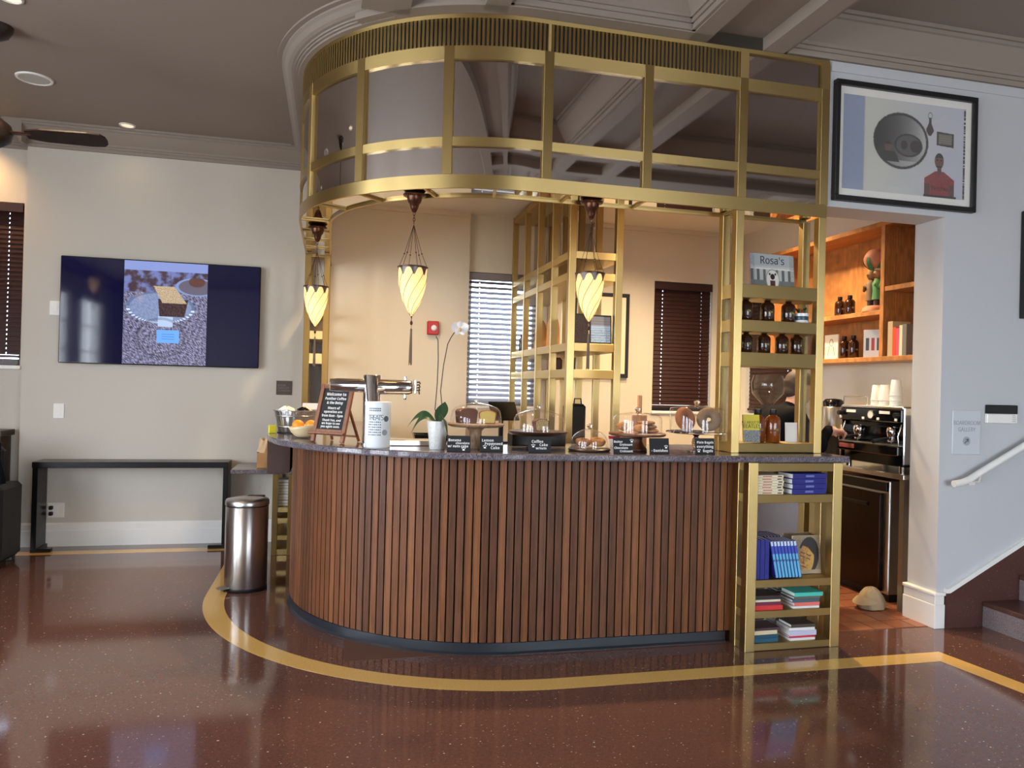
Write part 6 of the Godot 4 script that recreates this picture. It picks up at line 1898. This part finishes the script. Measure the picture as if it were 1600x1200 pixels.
	part(em, "group_housing", Geo.new().bx(-0.16, -0.02, H - 0.15, H - 0.11, -0.28, 0.28, 0.008), M.black_gloss)
	part(em, "gauge", Geo.new().lathe([Vector2(0, 0), Vector2(0.03, 0), Vector2(0.032, 0.004), Vector2(0.03, 0.01), Vector2(0.026, 0.01), Vector2(0.025, 0.007), Vector2(0, 0.007)], 24, Transform3D(Basis(Vector3.BACK, PI / 2), V(-0.21, H - 0.065, 0.02))), M.chrome)
	part(em, "gauge_face", Geo.new().lathe([Vector2(0, 0.0), Vector2(0.024, 0.0), Vector2(0.024, 0.001), Vector2(0, 0.001)], 20, Transform3D(Basis(Vector3.BACK, PI / 2), V(-0.2175, H - 0.065, 0.02))), M.paper)
	for z in [-0.19, 0.15]:
		part(em, "key_plate", Geo.new().bx(-0.214, -0.209, H - 0.055, H - 0.035, z - 0.05, z + 0.05, 0.001), M.paper)
		part(em, "group_head", Geo.new().lathe([Vector2(0, -0.05), Vector2(0.034, -0.05), Vector2(0.04, -0.03), Vector2(0.042, 0.0), Vector2(0.03, 0.02), Vector2(0, 0.02)], 24, Transform3D(Basis(), V(-0.14, H - 0.16, z))), M.chrome)
		part(em, "portafilter", Geo.new().lathe([Vector2(0, -0.02), Vector2(0.03, -0.02), Vector2(0.035, 0.0), Vector2(0.035, 0.016), Vector2(0, 0.016)], 20, Transform3D(Basis(), V(-0.14, H - 0.228, z))), M.chrome)
		part(em, "portafilter_handle", Geo.new().tube([V(-0.17, H - 0.222, z), V(-0.2, H - 0.228, z), V(-0.3, H - 0.245, z)], [0.008, 0.012, 0.014], 10), M.black)
		part(em, "spout", Geo.new().tube([V(-0.14, H - 0.24, z), V(-0.14, H - 0.27, z - 0.015)], 0.007, 8), M.chrome)
	for z in [-0.3, -0.06, 0.09, 0.26]:
		part(em, "button", Geo.new().bx(-0.216, -0.21, H - 0.1, H - 0.082, z - 0.012, z + 0.012, 0.002), M.paper)
	for z in [-0.29, 0.28]:
		part(em, "steam_knob", Geo.new().tube([V(-0.21, H - 0.06, z), V(-0.245, H - 0.06, z)], 0.017, 12), M.black)
		part(em, "steam_wand", Geo.new().tube([V(-0.18, H - 0.12, z), V(-0.21, H - 0.2, z), V(-0.2, H - 0.3, z)], 0.005, 8), M.chrome)
	part(em, "drip_tray", Geo.new().bx(-0.235, -0.02, 0.12, 0.185, -0.31, 0.31, 0.006), M.black_gloss)
	part(em, "badge", Geo.new().bx(-0.238, -0.235, 0.14, 0.17, -0.28, -0.12, 0.001), mat(rgb(150, 70, 60), 0.5))
	part(em, "drip_grate", Geo.new().bx(-0.225, -0.03, 0.185, 0.19, -0.3, 0.3), M.steel)
	part(em, "base_frame", Geo.new().bx(-0.18, 0.18, 0.045, 0.12, -0.3, 0.3, 0.004), M.black_gloss)
	for x in [-0.16, 0.16]:
		for z in [-0.27, 0.27]:
			part(em, "foot", Geo.new().tube([V(x, 0.0, z), V(x, 0.05, z)], 0.022, 14), M.chrome)
	part(em, "cup_rail", Geo.new().tube([V(-0.19, H, -0.3), V(-0.19, H + 0.06, -0.3), V(-0.19, H + 0.06, -0.05), V(-0.19, H, -0.05)], 0.004, 6), M.chrome)
	# paper cups, upside down on the machine
	var cup0: Node3D = null
	for q in [[-4.585, 2, "by the cup rail"], [-4.505, 2, "between the two others"], [-4.40, 3, "by the milk carton"]]:
		for k in q[1]:
			var y: float = 0.936 + H + 0.0015 + k * 0.036
			var at := V(3.80, y, q[0])
			var lb := "white paper cup, %s up in the stack %s" % [NTH[k], q[2]]
			if cup0 == null:
				cup0 = thing("paper_cup", lb, "cup", at, 0.0, "paper cups on the espresso machine")
				part(cup0, "cup_body", Geo.new().lathe([Vector2(0.037, 0.002), Vector2(0.04, 0.002), Vector2(0.03, 0.108), Vector2(0.028, 0.11), Vector2(0.026, 0.107), Vector2(0, 0.107)], 28), M.paper)
				part(cup0, "rolled_rim", Geo.new().lathe([Vector2(0.0396, 0), Vector2(0.042, 0.001), Vector2(0.0425, 0.004), Vector2(0.0405, 0.006), Vector2(0.0393, 0.003), Vector2(0.0396, 0)], 28), M.paper)
			else:
				copy(cup0, at, 0.0, lb)
	solo("milk_carton", Geo.new().bx(-0.04, 0.04, 0, 0.13, -0.04, 0.04, 0.006), M.white_plastic, "white carton beside the paper cup towers", "carton", V(4.03, 0.9375 + H, -4.30))
	# thermal server and grinder further along the worktop
	var ts := thing("thermal_server", "tall steel thermal coffee server with a black pump lid", "coffee server", V(3.92, 0.936, -5.22))
	part(ts, "stand", Geo.new().lathe([Vector2(0, 0), Vector2(0.085, 0), Vector2(0.085, 0.2), Vector2(0, 0.2)], 28), M.black)
	part(ts, "flask", Geo.new().lathe([Vector2(0, 0.2), Vector2(0.084, 0.2), Vector2(0.086, 0.21), Vector2(0.086, 0.42), Vector2(0.08, 0.43), Vector2(0, 0.43)], 36), M.steel)
	part(ts, "pump_lid", Geo.new().lathe([Vector2(0, 0.43), Vector2(0.078, 0.43), Vector2(0.08, 0.47), Vector2(0.06, 0.49), Vector2(0, 0.495)], 28), M.black_gloss)
	var gr := thing("coffee_grinder", "black coffee grinder with a smoked bean hopper before the brown blind", "grinder", V(3.92, 0.936, -6.15))
	part(gr, "body", Geo.new().box(V(0, 0.2, 0), V(0.18, 0.4, 0.2), 0.02), M.black)
	part(gr, "hopper", Geo.new().lathe([Vector2(0.05, 0.4), Vector2(0.06, 0.43), Vector2(0.14, 0.52), Vector2(0.15, 0.62), Vector2(0.13, 0.69), Vector2(0, 0.7)], 32), M.smoked)
	part(gr, "chute", Geo.new().tube([V(-0.08, 0.3, 0), V(-0.13, 0.27, 0)], 0.02, 10), M.black)


# ---------------------------------------------------------------- the barista
# one continuous skin over tapered bones [a, b, ra, rb], as surface nets
func skin(bones: Array, cell: float, k: float) -> Geo:
	var lo := Vector3.INF
	var hi := -Vector3.INF
	for b in bones:
		for j in 2:
			var r: float = b[2 + j] + cell * 2.5
			lo = lo.min(b[j] - Vector3.ONE * r)
			hi = hi.max(b[j] + Vector3.ONE * r)
	var n := Vector3i(((hi - lo) / cell).ceil()) + Vector3i.ONE
	var f := PackedFloat32Array()
	f.resize(n.x * n.y * n.z)
	f.fill(1e3)
	var sy := n.x
	var sz := n.x * n.y
	for b in bones:
		var a: Vector3 = b[0]
		var ab: Vector3 = b[1] - b[0]
		var ra: float = b[2]
		var rb: float = b[3]
		var m: float = maxf(ra, rb) + k + cell * 2.0
		var l := Vector3i((((b[0] as Vector3).min(b[1]) - Vector3.ONE * m - lo) / cell).floor()).clamp(Vector3i.ZERO, n - Vector3i.ONE)
		var h := Vector3i((((b[0] as Vector3).max(b[1]) + Vector3.ONE * m - lo) / cell).ceil()).clamp(Vector3i.ZERO, n - Vector3i.ONE)
		var q := maxf(ab.length_squared(), 1e-9)
		for z in range(l.z, h.z + 1):
			for y in range(l.y, h.y + 1):
				for x in range(l.x, h.x + 1):
					var p := lo + Vector3(x, y, z) * cell - a
					var t := clampf(p.dot(ab) / q, 0.0, 1.0)
					var d := (p - ab * t).length() - lerpf(ra, rb, t)
					var id := x + y * sy + z * sz
					var o := f[id]
					if o > 100.0:
						f[id] = d
					else:
						var e := clampf(0.5 + 0.5 * (o - d) / k, 0.0, 1.0)
						f[id] = lerpf(o, d, e) - k * e * (1.0 - e)
	var g := Geo.new()
	var cellid := {}
	var offs := [0, 1, sy, sy + 1, sz, sz + 1, sz + sy, sz + sy + 1]
	for z in n.z - 1:
		for y in n.y - 1:
			for x in n.x - 1:
				var id := x + y * sy + z * sz
				var c := 0
				for j in 8:
					if f[id + offs[j]] < 0.0:
						c += 1
				if c == 0 or c == 8:
					continue
				var s := Vector3.ZERO
				var w := 0
				for e in [[0, 1], [2, 3], [4, 5], [6, 7], [0, 2], [1, 3], [4, 6], [5, 7], [0, 4], [1, 5], [2, 6], [3, 7]]:
					var fa := f[id + offs[e[0]]]
					var fb := f[id + offs[e[1]]]
					if (fa < 0.0) != (fb < 0.0):
						var t := fa / (fa - fb)
						var pa := Vector3(e[0] & 1, (e[0] >> 1) & 1, e[0] >> 2)
						var pb := Vector3(e[1] & 1, (e[1] >> 1) & 1, e[1] >> 2)
						s += pa.lerp(pb, t)
						w += 1
				var gx := f[id + 1] - f[id] + f[id + sy + 1] - f[id + sy] + f[id + sz + 1] - f[id + sz]
				var gy := f[id + sy] - f[id] + f[id + sy + 1] - f[id + 1] + f[id + sz + sy] - f[id + sz]
				var gz := f[id + sz] - f[id] + f[id + sz + 1] - f[id + 1] + f[id + sz + sy] - f[id + sy]
				cellid[id] = g.vert(lo + (Vector3(x, y, z) + s / w) * cell, Vector3(gx, gy, gz).normalized())
	for id in cellid:
		for ax in [[1, sy, sz], [sy, 1, sz], [sz, 1, sy]]:
			var a := f[id]
			var b := f[id + ax[0]]
			if (a < 0.0) != (b < 0.0):
				var i1 = cellid.get(id - ax[1])
				var i2 = cellid.get(id - ax[2])
				var i3 = cellid.get(id - ax[1] - ax[2])
				if i1 != null and i2 != null and i3 != null:
					g.face(cellid[id], i1, i3)
					g.face(cellid[id], i3, i2)
	return g


func barista() -> void:
	# she leans towards the machine (+x) with her right arm reaching for the near group
	var o := thing("person", "person in a dark jacket leaning over the espresso machine", "person", V(3.12, 0.0, -4.86))
	var hip := V(0.0, 0.93, 0.0)
	var chest := V(0.09, 1.2, 0.0)
	var neck := V(0.155, 1.345, 0.0)
	var sr := V(0.10, 1.30, 0.165)
	var sl := V(0.10, 1.30, -0.165)
	var er := V(0.27, 1.09, 0.19)
	var el := V(0.25, 1.08, -0.2)
	var wr := V(0.405, 1.205, 0.12)
	var wl := V(0.40, 1.02, -0.24)
	var bones := [[hip + V(0, 0, 0.06), hip + V(0, 0, -0.06), 0.125, 0.125], [hip, chest, 0.125, 0.135], [chest + V(0, 0.04, 0.07), chest + V(0, 0.04, -0.07), 0.11, 0.11], [chest, neck, 0.12, 0.065],
		[sr, chest + V(0, 0.08, 0.06), 0.062, 0.08], [sl, chest + V(0, 0.08, -0.06), 0.062, 0.08], [sr, er, 0.06, 0.05], [er, wr, 0.048, 0.036], [sl, el, 0.06, 0.05], [el, wl, 0.048, 0.036],
		[hip + V(0, -0.04, 0.08), V(0.01, 0.48, 0.09), 0.095, 0.062], [V(0.01, 0.48, 0.09), V(-0.02, 0.08, 0.09), 0.06, 0.045], [hip + V(0, -0.04, -0.08), V(0.01, 0.48, -0.09), 0.095, 0.062], [V(0.01, 0.48, -0.09), V(-0.02, 0.08, -0.09), 0.06, 0.045],
		[V(-0.03, 0.05, 0.09), V(0.12, 0.035, 0.1), 0.045, 0.035], [V(-0.03, 0.05, -0.09), V(0.12, 0.035, -0.1), 0.045, 0.035]]
	part(o, "clothed_body", skin(bones, 0.02, 0.05), M.jacket, "dark jacket, trousers and shoes")
	# head, looking down at the machine
	var hd := V(0.235, 1.485, 0.0)
	var tilt := Basis(Vector3.BACK, -0.35)
	var hp := func(x: float, y: float, z: float) -> Vector3: return hd + tilt * V(x, y, z)
	var face := [[neck + V(0, -0.03, 0), hp.call(-0.02, -0.07, 0), 0.05, 0.048], [hp.call(-0.02, 0.035, 0), hp.call(0.0, 0.03, 0), 0.085, 0.085], [hp.call(0.02, -0.05, 0), hp.call(0.035, -0.075, 0), 0.058, 0.042], [hp.call(0.05, 0.01, 0), hp.call(0.045, -0.05, 0), 0.045, 0.04], [hp.call(0.088, 0.0, 0), hp.call(0.104, -0.022, 0), 0.008, 0.012], [hp.call(0.088, -0.052, 0.012), hp.call(0.088, -0.052, -0.012), 0.009, 0.009], [hp.call(0.085, 0.022, 0.03), hp.call(0.09, 0.022, 0.015), 0.011, 0.009], [hp.call(0.085, 0.022, -0.03), hp.call(0.09, 0.022, -0.015), 0.011, 0.009],
		[hp.call(-0.005, 0.012, 0.082), hp.call(-0.012, -0.022, 0.08), 0.014, 0.009], [hp.call(-0.005, 0.012, -0.082), hp.call(-0.012, -0.022, -0.08), 0.014, 0.009]]
	part(o, "head", skin(face, 0.0075, 0.018), M.skin)
	var hair := [[hp.call(-0.035, 0.05, 0), hp.call(0.0, 0.062, 0), 0.092, 0.084], [hp.call(-0.05, 0.0, 0), hp.call(-0.06, -0.03, 0), 0.078, 0.05], [hp.call(0.05, 0.085, 0.02), hp.call(0.05, 0.085, -0.02), 0.035, 0.035]]
	part(o, "hair", skin(hair, 0.009, 0.02), M.hair, "brown hair tied back")
	for s in [-1, 1]:
		part(o, "eye", Geo.new().ball(hp.call(0.083, 0.01, 0.028 * s), V(0.008, 0.007, 0.01), 10), M.ink)
	part(o, "earring", Geo.new().ball(hp.call(-0.01, -0.035, 0.088), V(0.006, 0.006, 0.006), 10), M.petal)
	# hands: palm, four fingers and a thumb each, closed on what they hold
	for s in [1, -1]:
		var w: Vector3 = wr if s > 0 else wl
		var d := V(1, -0.12, 0.05 * s).normalized()
		var side := V(0, 0.15, 1).normalized()
		var down := side.cross(d).normalized()
		var hb := [[w, w + d * 0.04, 0.03, 0.028]]
		for k in 4:
			var z := (k - 1.5) * 0.021
			var root := w + d * 0.035 + side * z * 0.7
			var kn := w + d * 0.092 + side * z
			var l: float = [0.036, 0.042, 0.04, 0.03][k]
			var m1 := kn + d * l * 0.8 + Vector3.DOWN * l * 0.55
			var m2 := m1 + Vector3.DOWN * l * 0.75 - d * l * 0.25
			hb.append([root, kn, 0.013, 0.0105])
			hb.append([kn, m1, 0.0098, 0.009])
			hb.append([m1, m2, 0.009, 0.0078])
		var th: Vector3 = w + d * 0.03 - side * 0.028 * s
		hb.append([th, th + d * 0.03 - side * 0.02 * s + Vector3.DOWN * 0.012, 0.013, 0.011])
		hb.append([th + d * 0.03 - side * 0.02 * s + Vector3.DOWN * 0.012, th + d * 0.062 - side * 0.012 * s + Vector3.DOWN * 0.03, 0.0105, 0.0085])
		part(o, "hand", skin(hb, 0.0042, 0.006), M.skin)
